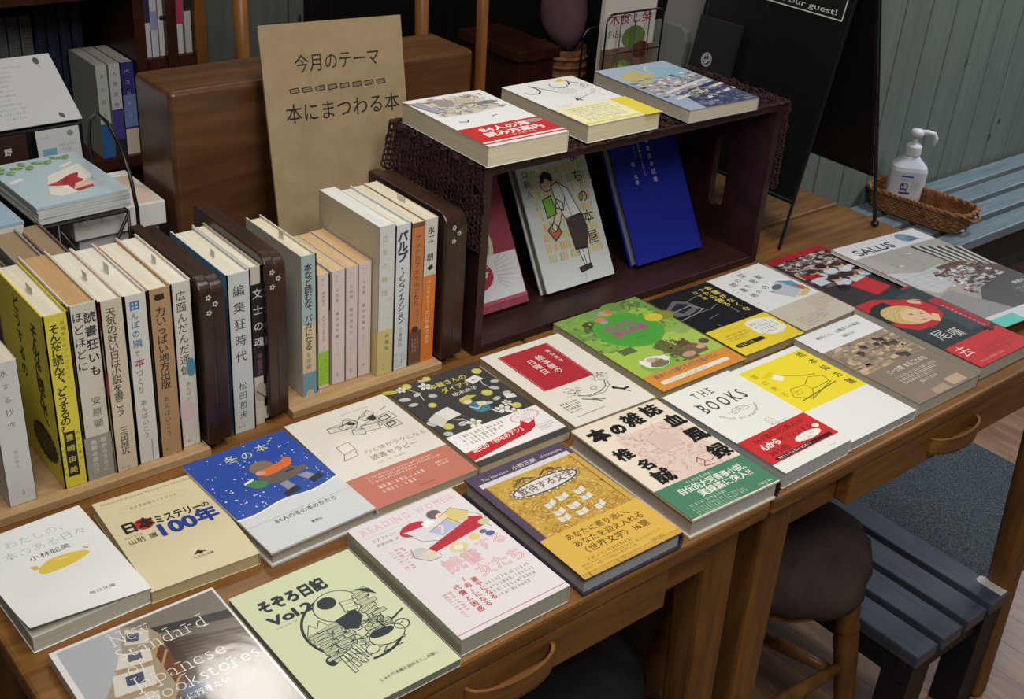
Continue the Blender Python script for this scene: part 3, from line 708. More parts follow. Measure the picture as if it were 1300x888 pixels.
def a_mystery(A):
    A.txt(6, 4, 5, 'Masterpieces of Japanese Mystery in the 100 Century', (130, 110, 76), W=92)
    A.arc(52, 25, 34, 8, .5, (196, 178, 134)); A.txt(28, 22.5, 5, 'おすすめ本ガイドブック', (96, 84, 62), W=48)
    A.ell(31, 54, 9, 9, (196, 40, 36))
    A.txt(9, 45, 18, '日本', K, bold=.05, W=32); A.txt(41, 48, 14, 'ミステリー', K, bold=.035, W=48); A.txt(88, 50, 9, 'の', K, bold=.03)
    A.txt(35, 59, 26, '100', (38, 62, 150), bold=.045, W=40, sp=1); A.txt(76, 59, 24, '年', (38, 62, 150), bold=.045, sx=.95)
    A.micro(7, 66, 26, 1, 4, 3.2, (130, 116, 86), 2); A.txt(8, 71, 8.5, '山前 譲', K, bold=.01, W=28)
    A.poly([(52, 122), (58, 116), (60, 118), (66, 122), (62, 121), (59, 123), (56, 121)], K); A.txt(50, 124, 4, '光文社文庫', K, W=20)
lay('paperback_book', 'cream paperback with blue 100 and red disc in its title', -.545, .290, -3, .105, .150, .0135, art=a_mystery, cover=(216, 202, 162), page=(206, 188, 146))

def a_fuyu(A):
    B = (44, 78, 172); A.rect(0, 0, 119, 128, B)
    rd = random.Random(5)
    for i in range(120): A.ell(rd.uniform(3, 116), rd.uniform(3, 108), *(lambda r: (r, r))(rd.uniform(.4, 1.15)), (222, 228, 236), n=7)
    P = [(0, 128)]+[(x, 112-9*x/119*.6+2.2*math.sin(x*.09)) for x in range(0, 120, 7)]+[(119, 104), (119, 128)]
    A.poly(P, (206, 209, 210)); A.line(P[1:-2], 2, (232, 234, 236))
    g = (214, 222, 170); A.txt(38, 12, 15, '冬', g, bold=.0, rot=-4); A.txt(56, 14, 14, 'の', g); A.txt(76, 10, 14, '本', g, rot=6)
    A.poly([(50, 62), (62, 55), (90, 60), (98, 72), (88, 80), (72, 82), (54, 78)], (104, 96, 90)); A.poly([(88, 66), (104, 68), (100, 76), (88, 78)], (104, 96, 90))
    A.ell(64, 48, 13, 11, (136, 112, 88)); A.poly([(54, 56), (66, 52), (84, 50), (92, 44), (98, 50), (92, 60), (72, 64), (60, 64)], (226, 108, 50)); A.ell(58, 56, 5, 4, (224, 150, 140))
    A.poly([(34, 66), (46, 62), (56, 72), (52, 80), (42, 78)], (74, 132, 84)); A.poly([(34, 66), (36, 62), (48, 60), (46, 63)], (230, 232, 226))
    A.poly([(64, 82), (74, 82), (76, 96), (66, 98)], (142, 144, 156)); A.poly([(86, 80), (98, 80), (102, 90), (92, 92)], (142, 144, 156))
    A.poly([(58, 98), (76, 94), (78, 102), (60, 106)], (42, 48, 60)); A.poly([(92, 92), (106, 88), (110, 96), (94, 100)], (42, 48, 60)); A.line([(80, 68), (90, 68)], 2, (46, 44, 48))
    A.txt(28, 130, 7.5, '84人の冬の本のかたち', (70, 70, 70), W=70); A.txt(56, 152, 4, '夏葉社', (90, 90, 90), W=12)
lay('hardcover_book', 'blue and snow-white book with an orange-scarfed walker reading in falling snow', -.434, .290, 2, .119, .172, .017, art=a_fuyu, cover=(206, 208, 208), hard=True, page=(196, 186, 170))

def a_kokoro(A):
    A.line([(62, 14), (98, 14)], 1.2, (176, 172, 164)); l = (58, 54, 50)
    def bk(u, v, w_, h_, r, f=None):
        k, q = math.cos(R(r)), math.sin(R(r)); P = [(u+a*k-b*q, v+a*q+b*k) for a, b in ((0, 0), (w_, 0), (w_, h_), (0, h_))]
        A.poly(P, f or (214, 208, 196)); A.line(P, .8, l, close=True); A.line([P[0], ((P[0][0]+P[1][0])/2, P[0][1]-1.5), P[1]], .7, l)
    bk(36, 30, 26, 9, 8); bk(60, 24, 16, 13, 35); bk(76, 30, 20, 10, -30); bk(48, 34, 22, 8, -14); bk(78, 42, 18, 6, 24); bk(70, 44, 20, 12, 10); bk(92, 38, 22, 14, -8); bk(94, 54, 18, 11, -2); bk(58, 46, 14, 10, 20)
    A.poly([(84, 34), (96, 30), (94, 40), (88, 42)], l); A.ell(64, 34, 5, 3, l, rot=30); A.line([(108, 28), (116, 24)], 1, l)
    for r_ in ((96, 41, 12, 7), (97, 56, 10, 6)): A.line([(r_[0], r_[1]), (r_[0]+r_[2], r_[1]-2), (r_[0]+r_[2], r_[1]+r_[3]-2), (r_[0], r_[1]+r_[3])], 1.6, l, close=True)
    A.poly([(26, 66), (42, 63), (42, 78), (26, 82)], (226, 220, 208)); A.line([(26, 66), (42, 63), (42, 78), (26, 82)], .8, (110, 104, 96), close=True); A.line([(26, 82), (20, 92), (38, 90), (42, 78)], .8, (110, 104, 96), close=True)
    g = (92, 86, 78); A.txt(46, 86, 8.5, '心と体がラクになる', g, W=80, bold=-.01); A.txt(46, 98, 10, '読書セラピー', g, W=60, bold=-.004); A.micro(48, 112, 52, 1, 4, 3, (140, 134, 126), 4)
    A.rect(0, 124, 129, 56, (194, 114, 94)); W = (240, 226, 214)
    A.micro(22, 130, 92, 3, 4.6, 3, W, 3); A.micro(24, 148, 60, 2, 8, 5.6, W, 6); A.txt(62, 167, 6, 'Discover', (150, 60, 50), W=20); A.micro(98, 145, 18, 2, 5, 3, W, 8)
lay('paperback_book', 'beige paperback with sketched books and a salmon lower band', -.305, .300, -.4, .129, .180, .011, art=a_kokoro, cover=(222, 216, 204), page=(190, 178, 152))

def a_diana(A):
    D = (66, 64, 62); A.rect(0, 0, 128, 181, D)
    Y, Wh, G1 = (206, 196, 92), (222, 220, 212), (196, 198, 194)
    def flower(u, v, r, c=Wh):
        for i in range(5): A.ell(u+r*math.cos(i*1.2566), v+r*math.sin(i*1.2566), r*.62, r*.5, c, n=10, rot=i*72)
        A.ell(u, v, r*.3, r*.3, Y, n=8)
    def fruit(u, v, r):
        A.ell(u, v, r, r*.95, Y, n=20); A.arc(u, v, r*.8, r*.75, .4, (166, 158, 70), n=16)
    def leaf(u, v, a, b, r, c=G1): a *= .8; b *= .8; A.ell(u, v, a, b, c, n=12, rot=r); k, q = math.cos(R(r)), math.sin(R(r)); A.line([(u-a*k, v-a*q), (u+a*k, v+a*q)], .5, D)
    for pts in ([(26, 40), (30, 24), (24, 12)], [(44, 112), (40, 96), (30, 92)], [(110, 62), (106, 48), (112, 30)]): A.line(pts, .9, Wh)
    for u, v, r in ((28, 54, 6), (17, 100, 7.5), (19, 124, 8), (98, 66, 8), (26, 5, 7), (56, 3, 6), (118, 20, 7.5), (110, 106, 7)): fruit(u, v, r*.86)
    for q in ((8, 28, 9, 5, 20), (10, 42, 8, 4, 10), (26, 26, 7, 4, -20), (40, 38, 7, 4, 30), (4, 86, 8, 5, 60), (34, 104, 7, 5, -10), (8, 112, 7, 5, 20), (32, 130, 7, 4, 10), (86, 84, 7, 4, 20), (100, 82, 7, 4, -10), (112, 62, 8, 4, 40), (122, 50, 7, 4, 20), (118, 78, 7, 4, 10), (48, 4, 6, 3, 30)): leaf(*q)
    leaf(2, 6, 12, 5, 20, (196, 184, 60)); leaf(42, 118, 8, 4, 40, Y)
    for f in ((46, 110, 6), (44, 16, 5), (92, 104, 6), (104, 96, 4), (100, 116, 5), (16, 8, 4)): flower(*f)
    A.poly([(20, 70), (40, 66), (44, 88), (24, 90)], Wh); A.poly([(4, 78), (20, 70), (24, 90), (10, 98)], (206, 204, 196)); A.poly([(92, 30), (110, 26), (114, 38), (96, 42)], Wh); A.poly([(112, 78), (124, 84), (122, 92), (110, 88)], Wh); A.ell(102, 34, 2, 2, (180, 80, 80), n=8)
    A.txt(46, 17, 11, '本屋さんの', Y, bold=.02, W=54); A.txt(54, 31, 11, 'ダイアナ', Y, bold=.02, W=42); A.txt(60, 46, 7.5, '柚木麻子', Wh, bold=.01, W=36)
    A.ell(66, 68, 7, 7, (190, 182, 84)); A.poly([(58, 66), (62, 60), (74, 58), (84, 64), (74, 66)], (196, 188, 90)); A.ell(66, 71, 4.6, 4, (226, 206, 178)); A.poly([(63, 77), (76, 74), (84, 86), (80, 98), (66, 97), (60, 86)], (66, 128, 148)); A.poly([(74, 76), (85, 79), (82, 87), (73, 84)], (216, 210, 160)); A.line([(62, 80), (68, 88), (76, 84)], 1.6, (226, 206, 178)); A.line([(80, 98), (84, 108)], 2, Wh); A.line([(86, 97), (91, 106)], 2, Wh)
def b_diana(A):
    A.micro(12, 5, 66, 3, 7.4, 5.6, (66, 62, 60), 9); A.poly([(0, 36), (86, 24), (92, 16), (96, 26), (108, 22), (100, 34), (88, 40), (0, 52)], (200, 32, 42))
    A.txt(8, 33, 9.5, '現代の『赤毛のアン』', (240, 226, 220), bold=.02, W=80, rot=-6)
    for i in range(26): t = i/26*6.283; A.ell(102+19*math.cos(t), 12+9*math.sin(t), 1.1, 1.1, (214, 120, 132), n=6)
    A.micro(90, 8, 24, 3, 4.5, 3, (210, 110, 122), 4); A.micro(100, 34, 24, 3, 4.4, 3, (130, 126, 124), 7)
lay('paperback_book', 'dark grey book patterned with lemons and white blossoms above a white band with red ribbon', -.171, .301, -.3, .128, .181, .0115, art=a_diana, cover=(66, 64, 62), band=(118, 172, (232, 228, 226), b_diana, None), page=(206, 192, 160))

def a_ehonya(A):
    Rd = (186, 42, 52); A.rect(18, 12, 78, 92, Rd); W = (240, 226, 220)
    for i in range(27):
        for x in (20, 94): A.ell(x, 14.5+i*3.4, .7, .7, W, n=6)
    A.line([(24, 13.4), (24, 103)], .3, (220, 140, 140)) if 0 else None
    A.vtxt(58, 32, 12, '絵本屋の', W, bold=.01, H=48); A.vtxt(42, 36, 12, '日曜日', W, bold=.01, H=38); A.vtxt(80, 26, 7, '落合恵子', W, bold=.01, H=34)
    l = (70, 66, 62); rd = random.Random(4)
    for cx_, cy_, r in ((46, 122, 15), (98, 110, 14)):
        for i in range(70): t, q = rd.uniform(0, 6.28), rd.uniform(.2, 1); A.line([(cx_+r*q*math.cos(t), cy_+r*.7*q*math.sin(t)), (cx_+r*q*math.cos(t)+1.2, cy_+r*.7*q*math.sin(t)+.8)], .45, l)
    A.line([(46, 132), (56, 138), (76, 138), (90, 132), (98, 120)], 1, l); A.line([(56, 140), (80, 142), (96, 132), (100, 122)], .6, l); A.arc(74, 128, 4, 3, .6, l); A.line([(46, 140), (60, 150), (64, 156)], 1.4, l); A.line([(58, 146), (70, 154)], 1, l); A.line([(96, 140), (104, 148), (112, 148)], 3, K); A.ell(96, 140, 2.4, 3, K); A.line([(104, 150), (108, 156)], 1.4, K)
    A.micro(14, 136, 26, 4, 6, 4, (96, 92, 88), 6); A.line([(16, 168), (58, 166)], .7, (120, 116, 110))
lay('paperback_book', 'white book with a big red square title and sketched trees', -.034, .301, -1.7, .125, .182, .012, art=a_ehonya, cover=(228, 222, 208), page=(196, 178, 148))

def a_green(A):
    A.rect(0, 0, 150, 203, (138, 178, 74)); A.rect(0, 0, 150, 60, (112, 156, 66))
    for x, y, a, b_, c in ((22, 18, 22, 18, (126, 168, 66)), (34, 44, 15, 13, (78, 108, 48)), (38, 30, 11, 9, (74, 74, 46)), (34, 78, 20, 16, (140, 190, 60)), (98, 8, 20, 12, (104, 146, 60)), (126, 14, 16, 12, (96, 118, 58)), (120, 40, 20, 14, (146, 192, 64)), (66, 12, 10, 8, (116, 150, 110)), (146, 60, 14, 12, (136, 140, 50))): A.ell(x, y, a, b_, c)
    A.poly([(0, 96), (66, 100), (74, 150), (0, 168)], (164, 196, 72)); A.poly([(44, 92), (74, 96), (100, 165), (76, 170)], (112, 122, 66)) if 0 else None
    A.poly([(74, 110), (108, 96), (150, 110), (150, 165), (100, 165)], (166, 198, 80)); A.poly([(66, 118), (92, 106), (106, 165), (88, 172)], (104, 106, 58)); A.rect(20, 100, 24, 14, (90, 112, 58))
    A.mosaic(0, 0, 148, 100, 240, [(120, 164, 68), (104, 148, 62), (134, 176, 74), (92, 132, 56), (112, 150, 80)], 6, 4, 1.2); A.mosaic(66, 108, 40, 56, 90, [(96, 98, 54), (112, 112, 66), (86, 90, 50)], 4, 5)
    A.ell(74, 66, 50, 44, (74, 164, 54)); A.arc(74, 66, 47, 41, 1, (88, 176, 66))
    pk = (164, 88, 128); A.txt(44, 44, 15, 'はじめての', pk, bold=.06, W=54); A.txt(46, 60, 16, '森の本屋', pk, bold=.06, W=58); A.micro(66, 86, 28, 1, 5, 4, (60, 96, 48), 3)
    A.ell(128, 58, 14, 10, (214, 196, 50)); A.micro(120, 54, 18, 2, 5, 4, (170, 140, 40), 5); A.ell(134, 104, 12, 8, (150, 176, 92)); A.micro(126, 101, 16, 2, 5, 3, (120, 140, 80), 3)
    A.ell(44, 150, 26, 18, (128, 180, 60)); A.ell(44, 146, 20, 14, (222, 224, 210)); A.ell(46, 150, 15, 9, (126, 116, 78)); A.poly([(22, 140), (28, 132), (38, 144), (30, 152)], (232, 232, 224)); A.poly([(54, 136), (66, 138), (68, 148), (58, 150)], (232, 232, 224)); A.ell(42, 140, 7, 5, (190, 176, 160)); A.ell(50, 142, 3, 3, (206, 120, 90))
    A.ell(110, 130, 10, 8, (104, 78, 56)); A.ell(104, 122, 3, 3, (104, 78, 56)); A.ell(117, 122, 3, 3, (104, 78, 56)); A.poly([(100, 138), (120, 134), (132, 150), (126, 160), (104, 160)], (124, 96, 70)); A.ell(138, 140, 8, 6, (92, 84, 62)); A.ell(96, 154, 11, 6, (196, 150, 130)); A.ell(124, 148, 8, 5, (206, 160, 140)); A.ell(60, 26, 8, 6, (200, 130, 90)); A.ell(78, 16, 12, 7, (176, 160, 110)); A.ell(84, 15, 6, 4, (206, 110, 80)); A.ell(60, 34, 6, 4, (150, 156, 170))
    A.rect(0, 166, 150, 37, (220, 142, 50)); A.txt(14, 169, 10, '絵本という贈りもの力を届けたい', (126, 76, 106), bold=.02, W=112); A.rect(16, 184, 112, 8, (238, 226, 206)); A.ell(16, 188, 4, 4, (238, 226, 206)); A.ell(128, 188, 4, 4, (238, 226, 206)); A.micro(18, 186, 106, 1, 5, 4.5, (150, 110, 90), 5)
lay('paperback_book', 'green illustrated book with a large green oval and an orange strip along its foot', .117, .313, -.3, .150, .200, .0125, art=a_green, cover=(138, 178, 74), page=(196, 188, 160), foreedge=None)

def a_black(A):
    A.rect(0, 0, 119, 178, (28, 27, 30)); A.poly([(0, 34), (30, 18), (46, 30), (50, 52), (20, 60), (0, 56)], (104, 100, 102)); A.poly([(8, 36), (30, 26), (42, 36), (40, 46), (16, 52)], (40, 38, 42)); A.line([(0, 44), (40, 40), (52, 56), (30, 62), (0, 66)], 1.6, (150, 146, 146)); A.line([(46, 30), (70, 24), (82, 14)], 1.4, (120, 116, 112)); A.line([(30, 62), (60, 62), (78, 56)], 1.2, (130, 126, 124)); A.poly([(24, 70), (72, 68), (74, 104), (30, 108)], (24, 24, 34)); A.line([(36, 82), (58, 78)], 1, (120, 116, 110)); A.arc(40, 100, 6, 8, .8, (150, 146, 150), 90, 200)
    y = (206, 190, 84); A.vtxt(98, 10, 12, '本屋がなくな', y, bold=.03, H=84); A.vtxt(84, 8, 12, 'ったら困る', y, bold=.03, H=62); A.vtxt(72, 12, 9, 'じゃ本', y, bold=.02, H=28); A.vtxt(84, 78, 6, '・・・・', (196, 190, 170), bold=.04, H=30) if 0 else A.micro(86, 66, 34, 1, 5, 4, (200, 194, 176), 3, vert=True)
def b_black(A):
    A.micro(20, 8, 52, 1, 6, 6, (190, 160, 30), 5); A.poly([(64, 10), (82, 4), (96, 8), (112, 14), (112, 44), (96, 52), (78, 50), (62, 38)], (232, 230, 220)); A.micro(68, 14, 38, 4, 8, 6, (120, 116, 120), 8); A.micro(14, 22, 44, 4, 6, 4.5, (110, 92, 24), 9, vert=True) if 0 else A.micro(12, 20, 44, 3, 6, 4.2, (110, 92, 24), 9)
    A.rect(12, 44, 44, 9, (46, 40, 24)); A.ell(12, 48.5, 4.5, 4.5, (46, 40, 24)); A.ell(56, 48.5, 4.5, 4.5, (46, 40, 24)); A.micro(12, 46, 42, 1, 5, 5, (214, 190, 60), 6)
lay('paperback_book', 'black photo-covered book with yellow lettering and a bright yellow band', .256, .304, -.7, .117, .178, .012, art=a_black, cover=(28, 27, 30), band=(108, 178, (232, 204, 40), b_black, None), page=(186, 172, 142))

def a_shiro(A):
    k = (72, 70, 70); A.vtxt(12, 32, 13, '読書術', k, bold=.01, H=50) if 0 else None
    for u, st in ((12, '読書術'), (30, 'のため'), (48, '深いの'), (66, '家')):
        pass
    A.vtxt(20, 24, 12, '読書術', k, bold=.012, H=50); A.vtxt(36, 18, 12, 'のたの', k, bold=.004, H=52); A.vtxt(54, 10, 13, '深思の', k, bold=.008, H=56); A.vtxt(72, 26, 13, '家', k, bold=.01)
    A.vtxt(10, 40, 3.6, 'を読みながら考える', (190, 96, 96), H=64)
    A.poly([(54, 76), (90, 54), (102, 62), (104, 92), (72, 104)], (186, 190, 200)); A.poly([(90, 54), (112, 66), (110, 96), (100, 88)], (84, 150, 190)); A.poly([(100, 72), (114, 84), (112, 102), (104, 100)], (190, 92, 74)); A.poly([(78, 102), (110, 92), (112, 102), (90, 108)], (210, 186, 120)); A.ell(76, 68, 11, 6, (92, 110, 116), rot=-10); A.line([(54, 72), (60, 76)], 1.4, (90, 96, 100))
def b_shiro(A):
    A.micro(70, 4, 44, 5, 6.5, 5, (200, 130, 120), 4); A.micro(16, 36, 62, 4, 6, 4.6, (130, 122, 112), 12)
lay('paperback_book', 'white book with a blue-grey envelope picture and a pale beige band', .379, .308, 1.0, .118, .177, .0105, art=a_shiro, cover=(226, 226, 226), band=(112, 177, (200, 190, 172), b_shiro, None), page=(196, 184, 160))

def a_people(A):
    A.rect(0, 0, 127, 190, (60, 52, 56)); A.rect(0, 0, 127, 14, (176, 30, 40)); A.rect(116, 0, 11, 60, (176, 30, 40)); rd = random.Random(9)
    for i in range(70):
        c = rd.choice([(190, 176, 166), (150, 120, 104), (80, 76, 90), (210, 206, 200), (60, 44, 40), (120, 60, 60)]); u, v = rd.uniform(4, 118), rd.uniform(14, 60); A.poly([(u, v), (u+rd.uniform(4, 11), v-rd.uniform(-2, 4)), (u+rd.uniform(4, 10), v+rd.uniform(4, 9)), (u-2, v+rd.uniform(3, 7))], c)
    A.mosaic(3, 15, 112, 44, 260, [(190, 176, 166), (150, 120, 104), (80, 76, 90), (200, 196, 190), (60, 44, 40), (120, 60, 60), (96, 100, 110), (176, 150, 130)], 6, 4); A.mosaic(3, 60, 112, 50, 60, [(80, 70, 66), (150, 160, 170), (120, 96, 84), (60, 50, 50)], 9, 5)
    for u, v, r, h in ((38, 62, 9, (66, 44, 34)), (66, 58, 9, (54, 36, 30)), (94, 64, 9, (70, 48, 38)), (52, 92, 10, (52, 34, 28)), (82, 96, 10, (66, 42, 32)), (110, 88, 9, (50, 36, 32))):
        A.ell(u, v+14, r*1.5, r, (190, 204, 216)); A.ell(u, v, r, r*1.05, (206, 164, 138)); A.ell(u, v-4, r*1.08, r*.75, h); A.line([(u-3, v+5), (u+3, v+5)], .8, (150, 70, 64))
    A.poly([(4, 60), (40, 68), (42, 80), (6, 72)], (184, 32, 42)); A.rect(4, 60, 4, 12, (206, 176, 80)); A.poly([(90, 74), (112, 70), (116, 80), (96, 84)], (216, 216, 214)); A.rect(10, 78, 24, 20, (200, 206, 214))
    A.poly([(50, 118), (96, 112), (104, 152), (60, 160)], (196, 40, 50)); A.ell(38, 118, 12, 8, (40, 36, 34)); A.rect(0, 160, 127, 30, (46, 50, 56))
lay('magazine', 'red-bordered magazine picturing a crowd of people, partly under the large white-titled magazine', .507, .298, -.3, .125, .190, .0105, art=a_people, cover=(176, 30, 40), page=(214, 208, 196), rough=.35, cat='magazine')

def a_otto(A):
    N = (44, 52, 58); A.rect(0, 0, 128, 197, N); Rd = (196, 36, 46); A.rect(108, 0, 20, 136, (176, 40, 52)); rd = random.Random(2)
    for i in range(16): A.line([(4+i*7, 84), (30+i*7, 140)], 1, (58, 68, 74))
    A.rect(78, 12, 30, 30, (58, 70, 72)); A.rect(84, 60, 26, 70, (60, 72, 78))
    A.poly([(0, 0), (40, 0), (74, 20), (100, 34), (104, 60), (90, 84), (56, 96), (20, 92), (0, 70)], Rd); A.poly([(0, 24), (20, 14), (46, 12), (50, 26), (16, 60), (0, 60)], (34, 40, 44))
    A.ell(42, 54, 36, 27, (200, 172, 104), rot=24); A.ell(52, 62, 25, 20, (224, 186, 148), rot=28); A.poly([(12, 52), (20, 34), (44, 28), (70, 40), (60, 46), (40, 44), (28, 60)], (206, 178, 112)); A.poly([(62, 84), (80, 70), (86, 78), (70, 92)], (224, 186, 148))
    for P in ([(16, 46), (36, 32), (62, 38)], [(14, 58), (28, 44), (50, 40)], [(20, 66), (30, 52), (40, 46)]): A.line(P, .8, (164, 130, 72))
    A.ell(50, 58, 3, 1.3, (74, 54, 48), rot=30, n=12); A.ell(66, 64, 2.6, 1.2, (74, 54, 48), rot=30, n=12); A.line([(47, 54), (54, 56)], 1, (130, 92, 56)); A.line([(64, 59), (70, 62)], 1, (130, 92, 56)); A.line([(58, 60), (57, 70), (60, 71)], .7, (190, 136, 108)); A.ell(55, 76, 4.6, 1.5, (196, 104, 96), rot=28, n=14); A.ell(44, 70, 5, 3, (230, 168, 140), rot=28, n=14)
    A.ell(88, 36, 10, 6, (222, 178, 146), rot=40)
    for i in range(4): A.line([(84+i*3, 38-i*3), (92+i*3, 46-i*3)], 1.6, (214, 170, 138))
    A.rect(108, 4, 20, 40, (52, 62, 66)); A.txt(20, 104, 26, '尾', (226, 224, 220), bold=-.01); A.txt(48, 110, 24, '嘆', (226, 224, 220), bold=-.01, rot=6)
    A.vtxt(112, 64, 5.4, 'その名を呼ぶために生まれた物語', (226, 214, 210), H=104)
def b_otto(A):
    A.txt(6, 6, 26, '去', (236, 224, 216), bold=-.01); A.txt(102, -6, 14, '早', (46, 24, 24), bold=.05); A.micro(40, 24, 78, 2, 9, 8, (150, 20, 30), 3); A.micro(14, 44, 80, 1, 6, 4, (240, 200, 190), 7)
lay('hardcover_book', 'red and dark book with a blond person in its cover portrait', .488, .118, 0, .128, .197, .0205, art=a_otto, cover=(44, 52, 58), spinec=(120, 40, 60), band=(142, 197, (204, 44, 46), b_otto, None), page=(206, 200, 186))

def a_brown(A):
    A.rect(0, 0, 132, 46, (224, 224, 224)); A.rect(0, 46, 132, 146, (146, 128, 108)); rd = random.Random(8)
    for i in range(36):
        u, v = rd.uniform(2, 112), rd.uniform(48, 112); c = rd.choice([(190, 166, 130), (170, 146, 118), (128, 108, 92), (150, 124, 110), (204, 178, 134)]); A.poly([(u, v), (u+rd.uniform(8, 18), v), (u+rd.uniform(8, 18), v+rd.uniform(6, 12)), (u, v+rd.uniform(6, 12))], c)
    A.mosaic(0, 47, 130, 66, 220, [(186, 162, 128), (168, 144, 116), (136, 116, 98), (150, 126, 110), (198, 174, 134), (122, 104, 90), (160, 138, 112)], 8, 3, 2)
    for i in range(4): A.line([(4, 62+i*15), (128, 60+i*15)], .9, (112, 92, 76))
    for u, v in ((94, 58), (102, 62), (84, 68), (96, 72), (106, 76), (112, 74), (88, 100), (96, 104), (60, 62), (42, 72)): A.ell(u, v, 5, 3.4, (58, 48, 46)); A.rect(u-3, v+2, 6, 7, (88, 70, 62)); A.mosaic(u-6, v-3, 12, 12, 9, [(58, 48, 46), (96, 82, 72), (40, 36, 36), (130, 112, 98)], 4, int(u+v))
    A.txt(24, 14, 7, '絶対くん、公園まちの黄色', (110, 106, 104), W=92); A.txt(62, 28, 6, '加藤まさお', (110, 106, 104), W=24)
def b_brown(A):
    W = (226, 220, 208); A.txt(30, 8, 10, 'ビーカ館 まるごとのむ', W, W=82, bold=.01); A.micro(28, 24, 86, 3, 6.5, 5, W, 5); A.micro(50, 46, 50, 1, 6, 4.5, W, 8); A.rect(8, 64, 30, 14, (146, 118, 108)); A.rect(80, 60, 30, 16, (190, 160, 128)); A.rect(42, 66, 30, 12, (170, 146, 120))
lay('paperback_book', 'brown photo book with a white strip across its head', .347, .110, -.4, .132, .192, .0165, art=a_brown, cover=(146, 128, 108), band=(112, 192, (132, 118, 102), b_brown, None), page=(206, 200, 186))

def a_yel(A):
    Y = (236, 216, 30); A.rect(7, 10, 122, 104, Y)
    for i, ch in enumerate('絵本処方箋'): A.txt(110, 14+i*19.5, 13, ch, (52, 46, 24), bold=.008)
    A.vtxt(14, 22, 10, '落合恵子', (110, 96, 30), bold=-.01, H=58); l = (110, 96, 24)
    A.poly([(34, 42), (46, 34), (52, 46), (42, 52)], (238, 234, 214)); A.line([(52, 42), (74, 56), (92, 62)], 1.1, l); A.line([(34, 92), (24, 84), (34, 70), (58, 72), (60, 84), (44, 98), (34, 92)], .9, l); A.line([(60, 72), (78, 62), (98, 70), (94, 82), (74, 84), (60, 84)], .9, l); A.line([(26, 96), (100, 88)], 1.6, l); A.line([(40, 100), (96, 84)], 1.1, l); A.micro(32, 76, 18, 2, 5, 3.4, l, 4)
    for i in range(5): A.line([(30+i*4, 38-i), (26+i*4, 32-i)], .5, l)
lay('paperback_book', 'white book with a plain bright yellow panel and a small line drawing', .209, .106, -.2, .129, .186, .0125, art=a_yel, cover=(230, 228, 224), page=(196, 198, 196))

def a_books(A):
    k = (60, 58, 56); A.txt(32, 12, 17, 'THE', k, bold=.014, W=36, sp=1.5, serif=.026, sx=.7); A.txt(18, 32, 27, 'BOOKS', k, bold=.018, W=78, sp=1.3, serif=.022, sx=.6)
    for s_ in (-1, 1): A.arc(59+s_*6, 68, 8, 4, .7, (120, 116, 112), 0, 360, 20, rot=s_*20)
    A.line([(40, 68), (78, 68)], .5, (120, 116, 112)); A.txt(26, 78, 6.2, 'CHOSEN BY BOOKMARKS', (96, 92, 88), W=66, arcr=-42) if 0 else None
    st = 'NOTED BY BOOKMARKS'
    for i, ch in enumerate(st):
        if ch == ' ': continue
        t = R(160-140*i/(len(st)-1)); A.txt(57+33*math.cos(t)-2, 62+22*math.sin(t)-2, 5, ch, (100, 96, 92), rot=-(t*57.3-90))
    A.line([(66, 100), (70, 108), (64, 112), (76, 114)], .7, (150, 146, 140)); A.arc(70, 106, 5, 7, .6, (160, 156, 150)); A.line([(74, 112), (92, 112)], .5, (160, 156, 150))
    A.micro(86, 176, 14, 1, 5, 3, (150, 130, 110), 3)
def b_books(A):
    D = (120, 20, 24); A.txt(16, 5, 9.5, '365書店の達人が', D, bold=.01, W=88); A.txt(14, 17, 12, '心から', (240, 230, 224), bold=.04, W=32); A.txt(46, 18, 9.5, 'オススメする', D, bold=.01, W=56); A.txt(12, 31, 10, '365冊', D, bold=.02, W=34)
    A.ell(82, 34, 22, 6.5, (238, 232, 224)); A.micro(66, 32, 32, 2, 4, 2.8, (110, 100, 96), 4); A.ell(106, 26, 5, 3.5, (236, 228, 214)); A.rect(14, 43, 92, 6, (54, 24, 24)); A.ell(14, 46, 3, 3, (54, 24, 24)); A.ell(106, 46, 3, 3, (54, 24, 24)); A.micro(16, 44, 88, 1, 4, 4, (236, 226, 214), 8)
lay('paperback_book', 'off-white book lettered THE BOOKS with a red panel below', .079, .102, .5, .117, .184, .0205, art=a_books, cover=(228, 226, 220), band=(116, 166, (208, 40, 42), b_books, None), page=(200, 202, 200))

